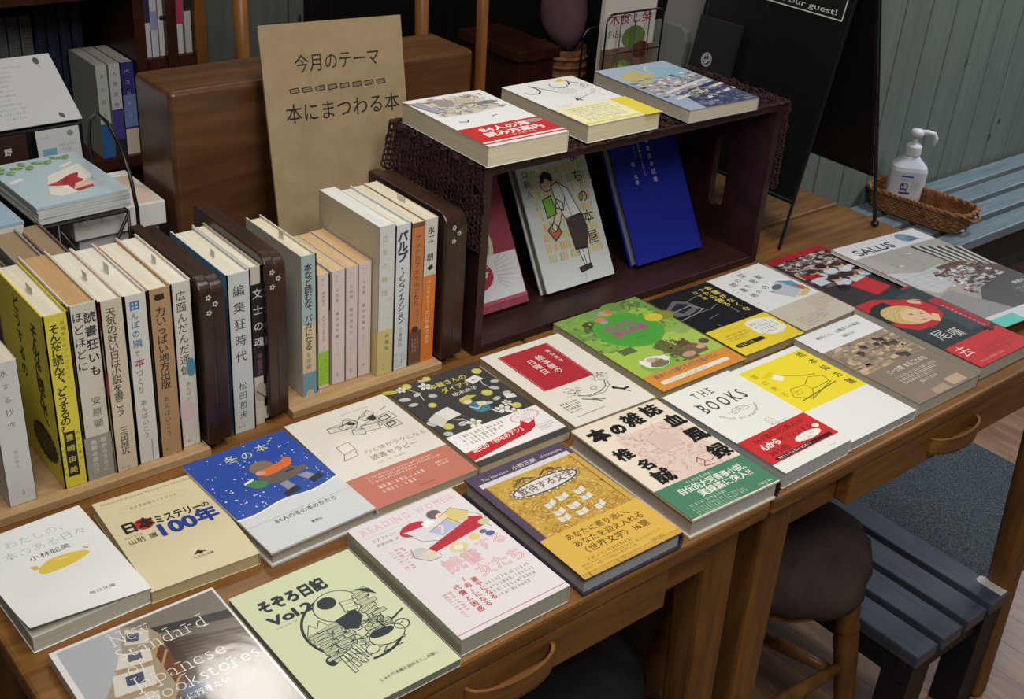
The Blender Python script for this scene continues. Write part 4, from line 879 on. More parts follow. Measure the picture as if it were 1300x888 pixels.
def a_zasshi(A):
    A.rect(30, 38, 88, 100, (218, 194, 180)); l = (196, 158, 146); rd = random.Random(6)
    for i in range(60): u, v = rd.uniform(34, 106), rd.uniform(40, 126); A.line([(u, v), (u+rd.uniform(-9, 9), v+rd.uniform(-7, 7)), (u+rd.uniform(-9, 9), v+rd.uniform(-5, 9))], .6, l)
    for i in range(7): A.line([(62, 60+i*4), (92, 58+i*4)], .8, l)
    for i in range(140):
        u, v = rd.uniform(32, 112), rd.uniform(40, 134); t = rd.choice([0, 1.57, .5]); L = rd.uniform(2, 7); A.line([(u, v), (u+L*math.cos(t), v+L*math.sin(t))], .5, l)
    A.rect(60, 56, 34, 28, (210, 184, 168)); A.line([(78, 118), (84, 112), (88, 120), (80, 128), (92, 130)], 1.2, (150, 80, 70)); A.line([(94, 124), (104, 120)], 1, (150, 80, 70))
    k = (22, 20, 20)
    A.txt(8, 12, 25, '本', k, bold=.07); A.txt(37, 15, 21, 'の', k, bold=.07); A.txt(62, 7, 26, '雑', k, bold=.03); A.txt(94, 4, 25, '誌', k, bold=.03)
    A.txt(103, 33, 25, '血', k, bold=.045); A.txt(103, 66, 27, '風', k, bold=.035); A.txt(102, 103, 27, '録', k, bold=.03)
    A.txt(8, 56, 22, '椎', k, bold=.035); A.txt(18, 84, 19, '名', k, bold=.045); A.txt(16, 106, 25, '誠', k, bold=.03)
def b_zasshi(A):
    W = (228, 232, 220); A.micro(40, 4, 62, 1, 5, 4.2, W, 3); A.txt(20, 10, 12, '自伝的大河青春小説、', W, bold=.02, W=104); A.txt(38, 22, 12, '実録篇に突入!!', W, bold=.02, W=78); A.micro(14, 36, 78, 1, 5, 4, W, 5); A.micro(12, 42, 82, 3, 5, 4, (196, 210, 190), 7); A.micro(104, 48, 20, 2, 5, 3.6, W, 9)
lay('hardcover_book', 'cream book with heavy black brush lettering and a green band', -.060, .099, -1.9, .130, .190, .0235, art=a_zasshi, cover=(224, 212, 190), band=(134, 188, (70, 128, 96), b_zasshi, None), hard=True, page=(200, 198, 190), spinec=(36, 36, 36))

def a_gold(A):
    P = (82, 66, 92); A.rect(0, 0, 129, 24, P); A.rect(0, 24, 129, 164, (198, 156, 62)); A.rect(0, 24, 9, 110, P); A.rect(6, 17, 119, 7, (206, 204, 204))
    W = (206, 200, 206); A.txt(14, 9, 6, 'The literature', W, W=34); A.txt(54, 8, 7.5, '小野正嗣', W, W=32, bold=.01); A.txt(92, 8, 6, 'of hospitality', W, W=30)
    rd = random.Random(12); g2 = (160, 116, 40)
    for i in range(90): u, v = rd.uniform(12, 122), rd.uniform(28, 186); r = rd.uniform(2, 6); A.arc(u, v, r, r*.9, .6, rd.choice([g2, (224, 186, 90), (170, 128, 48)]), rd.uniform(0, 180), rd.uniform(260, 460), 10)
    A.mosaic(10, 26, 112, 96, 520, [(186, 144, 54), (210, 170, 78), (174, 132, 48), (220, 184, 96), (164, 122, 46)], 3, 6, 1.2)
    for u, v, r in ((40, 86, 16), (98, 84, 15), (34, 120, 13), (104, 112, 12), (68, 96, 22)):
        for q in (1, .7, .4): A.arc(u, v, r*q, r*q*.85, .7, g2, 0, 360, 16)
    sil = (212, 210, 206)
    for i in range(26): t = i/26*6.283; A.ell(67+43*math.cos(t), 51+12.5*math.sin(t), 3, 3, (130, 116, 84), n=8); A.ell(67+43*math.cos(t), 51+12.5*math.sin(t), 1.6, 1.6, (226, 214, 170), n=6)
    A.ell(67, 51, 43, 12, (90, 76, 54)); A.ell(67, 51, 40.5, 10, sil); A.txt(32, 44.5, 13, '歓待する文学', (116, 84, 74), bold=.02, W=72)
    for s_ in (-1, 1): A.line([(67+s_*4, 37), (67+s_*14, 31), (67+s_*24, 35), (67+s_*32, 38)], 2.2, (96, 84, 60)); A.arc(67+s_*20, 34, 4, 3.4, 1, (80, 70, 54))
    for i in range(9):
        u, v = 46+(i % 3)*22+rd.uniform(-3, 3), 78+(i//3)*15+rd.uniform(-3, 3); k = rd.uniform(-.5, .5)
        A.poly([(u-7, v-3+k*4), (u, v-1), (u+7, v-4-k*4), (u+7, v+4-k*4), (u, v+6), (u-7, v+5+k*4)], (214, 210, 200)); A.line([(u, v-1), (u, v+6)], .7, (150, 140, 120)); A.line([(u-6, v+k*4), (u-1, v+2)], .5, (170, 164, 150))
    A.rect(9, 24, 1.2, 164, (150, 110, 40)); A.rect(121, 24, 1, 100, (150, 110, 40))
def b_gold(A):
    k = (96, 68, 34); A.txt(24, 6, 10, 'あなたに寄り添い、', k, bold=.012, W=88); A.txt(24, 18, 10, 'あなたを迎え入れる', k, bold=.012, W=92); A.txt(22, 30, 10.5, '〈世界文学〉16選', k, bold=.012, W=90); A.micro(22, 44, 90, 1, 5, 3.6, k, 4); A.micro(10, 49, 104, 2, 4.6, 3.2, (130, 96, 46), 6); A.micro(92, 57, 30, 1, 4, 3, k, 9)
lay('hardcover_book', 'gold ornamented book with a purple strip along its head', -.210, .097, -.8, .129, .188, .0205, art=a_gold, cover=(82, 66, 92), band=(122, 182, (216, 172, 66), b_gold, None), hard=True, page=(188, 190, 188), back=(66, 54, 74))

def a_pink(A):
    A.rect(0, 0, 125, 182, (220, 214, 215)); pk = (222, 176, 190); rd = random.Random(3)
    for u, st in ((8, 'READING'), (72, 'WOMEN')): A.txt(u, 6, 12, st, pk, bold=.02, W=58 if u < 50 else 46, sp=1.2, serif=.03)
    g = (110, 104, 108); A.line([(8, 22), (60, 22)], .4, (190, 170, 176)); A.txt(10, 26, 5, 'ステファニー・スタール', g, W=52); A.txt(10, 34, 4.6, '伊達尚美 訳', g, W=26); A.line([(12, 42), (40, 42)], .4, (200, 170, 176))
    Rd = (196, 44, 60)
    A.ell(54, 34, 16, 9, Rd, rot=-8); A.poly([(48, 66), (52, 74), (118, 66), (122, 54), (110, 46), (100, 52)], Rd); A.poly([(42, 34), (58, 58), (108, 50), (98, 34), (66, 36)], (214, 210, 214))
    A.poly([(64, 46), (92, 38), (98, 52), (72, 58)], (176, 182, 214)); A.poly([(86, 32), (104, 26), (116, 40), (108, 50), (92, 48)], (216, 196, 122)); A.ell(84, 26, 8, 7, (110, 98, 94)); A.ell(88, 32, 5.5, 5, (236, 204, 186)); A.line([(70, 36), (80, 46), (74, 54)], 2.4, (236, 210, 196)); A.poly([(64, 32), (74, 28), (78, 36), (66, 40)], (236, 234, 230))
    for P in ([(44, 36), (50, 54), (66, 62)], [(50, 66), (118, 56)], [(64, 46), (92, 38), (98, 52)], [(86, 32), (104, 26), (116, 40)], [(52, 74), (54, 80)], [(118, 66), (120, 72)]): A.line(P, .6, (80, 70, 76))
    for u, v, a, c in ((74, 80, 10, (214, 204, 150)), (74, 80, 5, (230, 222, 210)), (96, 76, 6, (220, 200, 110)), (112, 80, 5, (86, 100, 160)), (108, 74, 4, (120, 104, 150)), (118, 62, 6, (190, 196, 150)), (38, 66, 9, (196, 194, 190)), (44, 74, 8, (214, 204, 180))): A.ell(u, v, a, a*.75, c)
    A.line([(34, 58), (30, 70), (40, 82), (52, 82)], .8, (110, 104, 104)); A.line([(108, 38), (120, 46), (124, 58)], .8, (120, 120, 120))
    rd2 = (206, 120, 134)
    def outl(u, v, sz, st, W): A.txt(u, v, sz, st, rd2, bold=.022, W=W); A.txt(u, v, sz, st, (236, 220, 222), bold=-.012, W=W)
    outl(44, 88, 22, '読書', 42); outl(88, 82, 17, 'する', 34); outl(66, 110, 19, '女たち', 56)
    A.micro(14, 50, 34, 3, 6, 4.4, (200, 100, 116), 5, vert=True)
    A.vtxt(54, 122, 7.4, '妻やになる', (190, 50, 66), bold=.015, H=36); A.vtxt(44, 118, 7.4, '「母」になる', (190, 50, 66), bold=.015, H=44); A.vtxt(34, 122, 7.4, '代償と困惑', (190, 50, 66), bold=.015, H=42); A.micro(20, 126, 42, 2, 6, 4, (206, 130, 140), 8, vert=True)
    A.micro(62, 134, 56, 4, 6.4, 4, (150, 140, 144), 11); A.rect(0, 176, 125, .8, (200, 110, 126))
lay('paperback_book', 'pale pink book with a reader curled up on a red sofa', -.354, .098, 0, .125, .182, .0195, art=a_pink, cover=(220, 214, 215), page=(186, 184, 168))

def a_sozoro(A):
    k = (52, 58, 62); A.txt(14, 20, 17, 'そぞろ日記', k, bold=.06, W=68); A.txt(14, 40, 16, 'Vol.2', k, bold=.045, W=42); A.micro(16, 57, 30, 1, 3, 2.4, k, 4)
    A.arc(70, 86, 40, 40, 2.6, k, 150, 330, 60); A.arc(72, 100, 40, 36, 2.6, k, 40, 100, 30); Bg = (206, 212, 172)
    A.ell(74, 62, 22, 20, Bg); A.arc(74, 62, 22, 20, 1, k); A.ell(68, 54, 9, 8, k); A.ell(34, 118, 5, 6, k); A.ell(40, 114, 4, 3, k)
    rd = random.Random(10)
    def bk(u, v, w_, h_, r, f=Bg):
        q, z = math.cos(R(r)), math.sin(R(r)); P = [(u+a*q-b*z, v+a*z+b*q) for a, b in ((0, 0), (w_, 0), (w_, h_), (0, h_))]
        A.poly(P, f); A.line(P, .7, k, close=True)
        for i in range(1, 3): A.line([(P[0][0]+(P[3][0]-P[0][0])*i/3, P[0][1]+(P[3][1]-P[0][1])*i/3), (P[1][0]+(P[2][0]-P[1][0])*i/3, P[1][1]+(P[2][1]-P[1][1])*i/3)], .35, k)
    for i in range(11): bk(33+rd.uniform(-2, 3), 79+i*3.9, rd.uniform(26, 36), 4, rd.uniform(-7, 5))
    for i in range(12): bk(92+rd.uniform(-3, 3)-i*.6, 54+i*4.2, rd.uniform(12, 19), 4.4, rd.uniform(-16, 12))
    for i in range(12): bk(42+i*3.6, 118-i*1.2, 3.4, rd.uniform(16, 24), rd.uniform(-16, 2))
    for i in range(26): bk(58+rd.uniform(0, 38), 90+rd.uniform(0, 32), rd.uniform(4, 11), rd.uniform(3, 7), rd.uniform(-40, 40))
    A.poly([(62, 78), (84, 74), (86, 86), (74, 98), (64, 92)], k); A.poly([(98, 52), (110, 58), (112, 68)], k); bk(78, 60, 12, 14, 10)
    for i in range(40): u, v = rd.uniform(36, 108), rd.uniform(76, 128); A.line([(u, v), (u+rd.uniform(-6, 6), v+rd.uniform(-8, 8)), (u+rd.uniform(-4, 8), v+rd.uniform(-4, 8))], .6, k)
    A.poly([(32, 82), (40, 70), (52, 72), (54, 80)], Bg); A.line([(32, 82), (40, 70), (44, 78), (50, 70), (54, 80)], .7, k); A.ell(90, 118, 17, 11, Bg); A.arc(90, 118, 17, 11, .9, k); A.ell(88, 113, 12, 5, k); A.arc(108, 114, 7, 6, .9, k); A.line([(84, 128), (76, 134), (96, 134)], .8, k); A.line([(92, 96), (94, 112)], 1.6, k); A.line([(104, 104), (120, 98)], 1.6, k); A.ell(70, 126, 6, 5, Bg); A.arc(70, 126, 6, 5, .7, k)
    A.txt(54, 158, 4.2, 'じゅわり本棚を始めるとこの暮し', (96, 104, 92), W=60)
lay('paperback_book', 'pale green booklet with a black ink drawing of piled books in a ring', -.4855, .0875, 0, .125, .178, .0088, art=a_sozoro, cover=(206, 212, 172), page=(150, 152, 142), foreedge=None)

def a_std(A):
    A.rect(5, 3, 140, 162, (112, 92, 72)); A.poly([(5, 3), (60, 3), (46, 40), (5, 90)], (172, 174, 178)); A.poly([(60, 3), (145, 3), (145, 34), (80, 18), (64, 30)], (126, 118, 108)); A.poly([(80, 18), (145, 34), (145, 46), (84, 28)], (66, 64, 62)); A.poly([(84, 28), (145, 46), (145, 165), (66, 165), (78, 90)], (74, 60, 50)); A.poly([(84, 28), (145, 46), (145, 60), (84, 38)], (110, 102, 92))
    A.poly([(60, 3), (80, 18), (84, 30), (70, 96), (30, 140), (5, 150), (5, 90), (46, 40)], (160, 146, 122)); A.poly([(62, 8), (78, 20), (72, 34), (54, 26)], (200, 196, 184)); A.poly([(46, 34), (70, 40), (66, 56), (36, 50)], (212, 206, 194)); A.poly([(32, 54), (64, 60), (58, 82), (24, 78)], (210, 204, 194)); A.poly([(18, 84), (56, 88), (48, 114), (8, 110)], (204, 196, 184))
    A.poly([(40, 60), (54, 62), (51, 74), (37, 71)], (76, 84, 106)); A.poly([(60, 14), (70, 18), (66, 27), (57, 23)], (86, 94, 112)); A.poly([(52, 38), (62, 40), (60, 48), (49, 46)], (90, 98, 114)); A.poly([(70, 50), (80, 40), (82, 78), (70, 92)], (112, 66, 48)); A.ell(80, 104, 12, 10, (92, 106, 134)); A.ell(110, 110, 20, 14, (84, 76, 74))
    for P in ([(36, 50), (66, 56), (84, 30)], [(24, 78), (58, 82), (80, 50)], [(8, 110), (48, 114), (76, 84)]): A.line(P, 2.2, (176, 138, 86))
    for i in range(10): A.line([(90, 44+i*5), (143, 58+i*5)], .8, (112, 92, 76))
    W = (232, 226, 214)
    for i, (st, u, v, ww) in enumerate((('New', 46, 5, 35), ('Standard', 43, 24, 80), ('of', 43, 43.5, 18), ('Japanese', 42, 63, 80), ('Bookstores', 43, 82, 100))): A.txt(u, v, 21, st, W, bold=-.022, W=ww, serif=.02)
    A.txt(40, 105, 8, '本屋さんに行きたい', W, bold=.01, W=68)
lay('paperback_book', 'glossy photo book titled in thin white English letters', -.628, .092, -.2, .147, .207, .0125, art=a_std, cover=(220, 218, 216), spine='L', page=(190, 186, 180), rough=.1)

def a_salus(A):
    A.rect(0, 0, 219, 44, (224, 224, 226)); A.rect(0, 44, 219, 230, (172, 164, 158))
    A.txt(22, 16, 26, 'SALUS', (52, 50, 52), bold=.02, W=98); A.txt(132, 18, 12, '1', (90, 90, 92), W=4); A.micro(66, 10, 60, 1, 4, 3, (170, 170, 172), 4)
    A.ell(166, 20, 17, 15, (110, 150, 178)); A.poly([(166, 20), (186, 18), (190, 34), (160, 34)], (96, 130, 164)); A.micro(156, 14, 20, 2, 6, 4, (206, 216, 224), 5)
    A.poly([(0, 44), (219, 44), (219, 60), (120, 120), (40, 140), (0, 110)], (176, 170, 164)); A.poly([(0, 100), (60, 120), (120, 112), (110, 160), (20, 180), (0, 160)], (196, 200, 204))
    for i in range(5): A.line([(10+i*24, 118+i*4), (6+i*24, 168)], 1, (150, 154, 160)); A.line([(0, 112+i*12), (116, 116+i*10)], .8, (160, 164, 170))
    for i in range(6): A.poly([(138+i*15, 50+i*6), (146+i*15, 48+i*6), (150+i*12, 116+i*7), (146+i*12, 118+i*7)], (62, 54, 50)); A.poly([(147+i*15, 50+i*6), (152+i*15, 52+i*6), (158+i*12, 116+i*6), (151+i*12, 116+i*7)], (206, 204, 202))
    A.poly([(100, 118), (160, 118), (219, 160), (219, 196), (160, 176), (100, 140)], (110, 78, 62)); rd = random.Random(7)
    for i in range(60): u, v = rd.uniform(60, 190), rd.uniform(130, 206); A.poly([(u, v), (u+rd.uniform(5, 14), v-2), (u+rd.uniform(5, 12), v+rd.uniform(3, 7)), (u-1, v+rd.uniform(2, 6))], rd.choice([(206, 206, 206), (120, 112, 108), (70, 62, 60), (160, 110, 90), (222, 222, 222)]))
    A.mosaic(70, 128, 120, 66, 170, [(206, 206, 206), (120, 112, 108), (70, 62, 60), (150, 104, 86), (190, 188, 186), (226, 226, 226), (96, 84, 78)], 7, 6, 2.2)
    A.line([(92, 50), (92, 108)], .5, (120, 116, 112)); A.line([(40, 80), (44, 90), (56, 92)], 1, (90, 84, 80)); A.ell(52, 92, 6, 3, (206, 202, 196)); A.ell(112, 66, 6, 3, (206, 202, 196))
    A.poly([(100, 196), (219, 176), (219, 262), (60, 262), (40, 236)], (88, 82, 82)); 
    for i in range(9): A.line([(70, 212+i*6), (219, 190+i*6)], 1, (104, 98, 98))
    A.txt(168, 206, 9, '魅惑の', (226, 224, 222), bold=.02, W=34); A.micro(150, 222, 60, 2, 8, 6, (206, 204, 202), 4); A.poly([(0, 190), (40, 180), (80, 262), (0, 262)], (150, 146, 146))
    A.rect(0, 262, 219, 31, (216, 218, 220)); A.rect(0, 270, 60, 23, (92, 206, 190))
lay('magazine', 'large magazine titled SALUS with a picture of a bright library hall', .6645, .213, 0, .219, .288, .006, z=.7285, art=a_salus, cover=(220, 220, 220), page=(206, 206, 204), rough=.3, cat='magazine', spine='R').rotation_euler = (0, R(3.4), 0)

# on top of the crate, on the lace
TOPZ = .9745; G2 = 'books on top of the lace-covered crate'
def a_c1(A):
    A.poly([(0, 10), (96, 12), (104, 60), (60, 76), (14, 70)], (206, 196, 182)); l = (96, 92, 92); rd = random.Random(5)
    A.mosaic(14, 14, 92, 54, 60, [(206, 196, 184), (180, 172, 164), (196, 184, 166), (160, 156, 152)], 8, 2)
    for i in range(90): u, v = rd.uniform(14, 110), rd.uniform(8, 70); A.line([(u, v), (u+rd.uniform(-9, 9), v+rd.uniform(-7, 7)), (u+rd.uniform(-9, 9), v+rd.uniform(-5, 9))], .8, l)
    A.poly([(2, 12), (16, 16), (24, 60), (12, 56)], (150, 156, 168)); A.line([(0, 8), (12, 54), (14, 58)], 1.4, (70, 74, 86)); A.ell(70, 30, 14, 9, (196, 176, 150)); A.ell(44, 28, 12, 14, (150, 146, 140)); A.ell(96, 46, 14, 6, (120, 126, 136))
    A.txt(82, 6, 14, 'ら', l); A.txt(98, 10, 13, 'つ', l); A.line([(20, 94), (30, 98), (34, 92)], 2, l); A.line([(70, 92), (78, 90)], 2, (150, 146, 144))
def b_c1(A):
    W = (240, 226, 220); A.ell(104, 10, 14, 6, (160, 140, 138)); A.txt(22, 6, 15, '84人の海', W, bold=.03, W=72); A.txt(18, 22, 15, '読み方案内', W, bold=.03, W=86); A.micro(46, 38, 60, 1, 4, 4, W, 4); A.rect(0, 48, 119, 4, (236, 228, 222))
lay('paperback_book', 'thick book with a red band across its lower cover, on the lace-covered crate', -.029, .494, -1.5, .119, .178, .0255, z=TOPZ, group=G2, art=a_c1, cover=(228, 228, 228), band=(118, 172, (206, 44, 44), b_c1, None), page=(222, 212, 184), slip=(66, 18, .006))
def a_c2(A):
    l = (60, 58, 60); A.arc(24, 26, 14, 18, 2.6, l, -40, 150); A.line([(36, 12), (58, 56)], 1.8, l); A.arc(76, 26, 12, 12, 1.6, (90, 88, 90), 20, 220); A.txt(88, 12, 22, '人', l); A.txt(100, 34, 16, 'の', l); rd = random.Random(4)
    for i in range(40): u, v = rd.uniform(50, 108), rd.uniform(30, 84); A.line([(u, v), (u+rd.uniform(-8, 8), v+rd.uniform(-6, 6))], .7, (150, 148, 146))
    A.poly([(86, 6), (98, 6), (96, 16), (84, 14)], (226, 196, 60)); A.line([(56, 88), (60, 80), (62, 90)], 3, l); A.line([(62, 84), (100, 70)], 1, (110, 108, 106)); A.ell(70, 52, 16, 10, (214, 214, 212)); A.micro(12, 94, 30, 2, 5, 3, (190, 186, 150), 4)
def b_c2(A):
    A.rect(96, 0, 28, 70, (226, 206, 60)); A.rect(0, 60, 124, 4, (222, 204, 70)); A.micro(14, 8, 78, 8, 6.4, 4.8, (130, 126, 124), 9)
lay('paperback_book', 'white book with black brush strokes and pale yellow band on the lace-covered crate', .131, .498, -.5, .122, .171, .0225, z=TOPZ, group=G2, art=a_c2, cover=(230, 230, 228), band=(104, 170, (234, 230, 180), b_c2, None), page=(222, 210, 180))
def a_c3(A):
    A.rect(0, 0, 133, 190, (150, 166, 186)); A.poly([(0, 0), (133, 0), (133, 70), (70, 90), (0, 60)], (166, 184, 204)); A.poly([(10, 40), (50, 20), (66, 50), (40, 76), (14, 70)], (196, 184, 110)); A.poly([(84, 20), (128, 30), (124, 76), (90, 84), (70, 58)], (140, 186, 206)); A.arc(96, 40, 26, 30, 1.2, (226, 232, 236), 100, 260); A.line([(60, 4), (74, 60), (66, 84)], 1.2, (110, 128, 150)); rd = random.Random(14)
    for i in range(50): u, v = rd.uniform(4, 120), rd.uniform(66, 136); A.poly([(u, v), (u+rd.uniform(5, 14), v+rd.uniform(-4, 3)), (u+rd.uniform(4, 12), v+rd.uniform(3, 7)), (u, v+5)], rd.choice([(206, 200, 190), (90, 84, 100), (196, 146, 110), (120, 128, 150), (222, 222, 220), (176, 160, 150)]))
    A.mosaic(2, 56, 128, 74, 190, [(206, 200, 190), (90, 84, 100), (186, 146, 116), (120, 128, 150), (222, 222, 220), (176, 160, 150), (140, 150, 170), (160, 176, 190)], 6, 3, 2)
    A.poly([(40, 128), (133, 104), (133, 190), (30, 190)], (62, 66, 98))
    for P in ([(26, 120), (126, 92)], [(20, 146), (133, 118)], [(60, 160), (133, 140)]): A.line(P, 7, (206, 206, 204))
    A.poly([(44, 132), (84, 120), (90, 140), (50, 152)], (196, 190, 150))
    for i in range(30): u, v = rd.uniform(40, 126), rd.uniform(130, 186); A.line([(u, v), (u+rd.uniform(2, 8), v-3)], 1.2, (98, 104, 140))
    A.mosaic(40, 122, 90, 66, 160, [(74, 80, 118), (54, 58, 88), (98, 104, 140), (120, 124, 150)], 5, 9, 2.4)
    A.micro(24, 172, 50, 2, 6, 5, (206, 206, 214), 5)
lay('paperback_book', 'blue-grey book with a painted city street cover, on the far end of the lace-covered crate', .312, .499, -2, .132, .190, .0175, z=TOPZ, group=G2, art=a_c3, cover=(150, 166, 186), page=(206, 196, 176), slip=(74, 12, .006))

# leaning inside the crate
G3 = 'books leaning inside the dark crate'
def lean(label, xl, w, h, t, yb, **k):
    d = Vector((0, .5, .866)); p = Vector((xl+w/2, yb, .7328))+d*(h/2)
    return book('hardcover_book' if k.get('hard') else 'paperback_book', label, G3, w, h, t, p, (R(60), 0, 0), **k)
def a_l1(A):
    A.rect(0, 0, 120, 188, (150, 60, 78)); A.ell(58, 96, 26, 34, (206, 196, 160), rot=-20); A.ell(62, 94, 17, 24, (130, 150, 110), rot=-20); A.line([(54, 80), (74, 108)], 2, (226, 220, 190)); A.line([(44, 128), (58, 132)], 2, (226, 210, 200))
def b_l1(A):
    A.ell(44, 24, 30, 20, (176, 50, 74)); W = (240, 226, 226)
    for i in range(9): t = R(20-16*i+40); A.line([(78+2*math.cos(t), 22-14*math.sin(t)), (84+26*math.cos(t)*.9, 22-26*math.sin(t))], 1, (180, 180, 184))
    A.txt(26, 8, 9, 'ブックは', W, bold=.03, W=42); A.txt(24, 19, 9, '本屋です', W, bold=.03, W=44); A.micro(26, 32, 38, 1, 5, 5, W, 4); A.rect(0, 58, 120, 5, (176, 80, 104)); A.micro(20, 48, 40, 1, 4, 3.6, (150, 146, 150), 4)
lean('dusty red book with white band and red burst leaning inside the crate', -.0715, .1185, .188, .014, .482, art=a_l1, cover=(150, 60, 78), band=(116, 178, (216, 214, 220), b_l1, None), page=(190, 184, 170))
def a_l2(A):
    A.rect(0, 0, 126, 188, (206, 212, 212)); rd = random.Random(3)
    for r in range(9):
        for i in range(20):
            if rd.random() < .93: A.rect(18+i*5, 22+r*14.6, 3.6, 11, rd.choice([(214, 196, 130), (190, 206, 120), (232, 176, 130), (222, 210, 160), (176, 196, 96)]))
    k = (46, 42, 42); A.rect(40, 10, 40, 2, (206, 212, 212))
    sh = [(52, 48), (64, 44), (80, 56), (93, 94), (64, 98), (58, 78), (54, 66)]; sk = [(64, 96), (94, 93), (98, 112), (90, 142), (68, 140)]; arm = [(56, 66), (66, 74), (54, 98), (42, 110), (36, 104), (50, 84)]; gb = [(32, 64), (48, 60), (51, 86), (34, 89)]; ob = [(28, 106), (42, 96), (52, 112), (38, 122)]
    leg = [(72, 140), (90, 140), (87, 168), (78, 168)]; shoe = [(66, 166), (88, 164), (90, 170), (68, 173)]
    A.poly(leg, (218, 222, 222)); A.line([(80, 142), (81, 166)], 1.2, k); A.poly(shoe, (74, 60, 58)); A.poly(sk, (78, 66, 66)); A.poly(sh, (226, 228, 230)); A.poly(gb, (124, 188, 56)); A.poly(ob, (190, 112, 72)); A.poly(arm, (228, 208, 192)); A.ell(40, 104, 6, 5, (228, 208, 192))
    A.poly([(60, 62), (72, 64), (64, 84), (52, 78)], (226, 228, 230)); A.line([(52, 78), (64, 84), (72, 66)], 1.5, k)
    A.ell(45, 44, 9, 10, (226, 200, 180), rot=20); A.arc(45, 44, 9, 10, 1.2, k, rot=20); A.poly([(36, 40), (38, 30), (48, 26), (58, 32), (58, 42), (52, 40), (46, 36), (40, 42)], (44, 38, 36)); A.line([(40, 46), (43, 45)], 1, k); A.line([(52, 52), (58, 50)], 2, (226, 200, 180))
    for P in (sh, sk, arm, gb, ob, leg, shoe): A.line(P, 1.5, k, close=True)
    A.line([(66, 46), (70, 60), (76, 96)], 1, k); A.micro(60, 8, 24, 1, 5, 4, k, 3); A.line([(74, 176), (74, 184)], .8, (150, 150, 150))
    A.vtxt(94, 4, 20, 'まちの本屋', k, bold=.004, H=136); A.vtxt(8, 6, 11, '田口幹人', k, bold=0, H=52)
lean('pale book showing a bending shopkeeper before shelves, leaning in the middle of the crate', .081, .126, .188, .016, .484, art=a_l2, cover=(206, 212, 212), page=(170, 166, 150), hard=True)
def a_l3(A):
    W = (226, 226, 236); A.vtxt(72, 14, 8, '幅書店の記憶', W, H=66); A.vtxt(56, 14, 4.6, 'きみが教えてくれたこと', W, H=54); A.vtxt(46, 16, 4.6, 'わたしも', W, H=24); A.vtxt(36, 44, 7, '幅 允孝', W, H=34)
lean('plain deep blue book with small white lettering, leaning inside the crate', .252, .136, .19, .017, .484, art=a_l3, cover=(30, 40, 156), page=(186, 184, 176), hard=True, rough=.4)

# ------------------------------------------------------------------ books standing in the stands
GA, GB, GC_ = 'books in the shorter book stand', 'books standing between the two stands', 'books in the longer book stand'
ZS = .7313
def sp(*a): return lambda A: [A.vtxt(*x) for x in a]
SB = (40, 38, 38)
stand('paperback_book', 'slim white-spined book at the open end, left of the yellow book', GA, -.657, .026, .157, .105, .409, ZS, cover=(206, 206, 204), spart=lambda A: (A.vtxt(9, 8, 8, '水する抄作', (120, 118, 116), H=64), A.vtxt(11, 96, 4, '西田春夫', (150, 148, 146), H=20), A.vtxt(13, 142, 3, '文庫', (110, 108, 106))), page=(214, 206, 186))
def f_yel(A):
    k = (40, 38, 30); A.vtxt(88, 20, 20, 'そんなに読んで、', k, bold=.035, H=124); A.vtxt(46, 8, 18, 'どうするの', k, bold=.03, H=92); P = []
    for i in range(44): t = i/44*6.283; r = 1 if i % 2 else .88; P.append((88+34*r*math.cos(t), 158+21*r*math.sin(t)))
    A.poly(P, (48, 44, 32)); A.micro(64, 146, 48, 4, 6, 5, (170, 156, 70), 6)
def s_yel(A):
    k = (44, 42, 34); A.vtxt(4, 10, 10.8, 'そんなに読んで、どうするの?', k, bold=.025, H=120); A.vtxt(15.5, 8, 4.4, '縦横無尽のブックガイド', (120, 110, 50), H=64); A.rect(5.5, 128, 11, 52, (40, 38, 32)); A.vtxt(7, 131, 8, '豊崎由美', (206, 192, 70), bold=.02, H=46); A.vtxt(1.5, 140, 3.6, '小説のすすめ', (130, 118, 50), H=38); A.vtxt(17.5, 130, 3.6, '新世紀書評', (120, 110, 50), H=34)
stand('hardcover_book', 'bright yellow book with black vertical lettering and a black burst on its cover', GA, -.6035, .0241, .192, .128, .409, ZS, cover=(218, 202, 56), art=f_yel, spart=s_yel, page=(226, 218, 196), slip=(60, 16, .005))
def s3(A): 
    A.vtxt(2, 8, 11, 'ほどほどに', SB, bold=.012, H=64); A.vtxt(13, 10, 12, '読書狂いも', SB, bold=.025, H=70); A.vtxt(11, 102, 10, '安原顯', (100, 96, 90), bold=.006, H=36); A.rect(0, 146, 27, 50, (150, 148, 140)); A.vtxt(6, 150, 6, '無類の面白さ', (206, 204, 196), bold=.02, H=40); A.vtxt(16, 150, 6, '眼からうろこ', (206, 204, 196), bold=.02, H=40)
def f3(A): A.vtxt(112, 0, 15, '読書狂いも', K, bold=.04, H=110); A.rect(0, 146, 128, 50, (150, 148, 140)); A.ell(100, 30, 12, 16, (190, 60, 50))
stand('hardcover_book', 'grey-white thick spine with a grey band at its foot, beside the yellow book', GA, -.579, .0276, .196, .128, .409, ZS, cover=(206, 200, 186), art=f3, spart=s3, page=(196, 158, 112))
def s4(A): A.vtxt(5, 8, 10.5, '天気の好い日は小説を書こう', (64, 56, 48), bold=.012, H=122); A.vtxt(7, 142, 9, '三田誠広', (60, 54, 50), bold=.01, H=34); A.micro(6, 189, 10, 1, 4, 3, (90, 80, 70), 3)
def f4(A): A.rect(90, 0, 38, 196, (214, 196, 150)); A.ell(112, 90, 22, 22, (196, 70, 56)); A.ell(104, 40, 20, 18, (220, 190, 70)); A.rect(100, 0, 28, 30, (186, 44, 40)); A.poly([(100, 130), (124, 120), (126, 160)], (110, 120, 170))
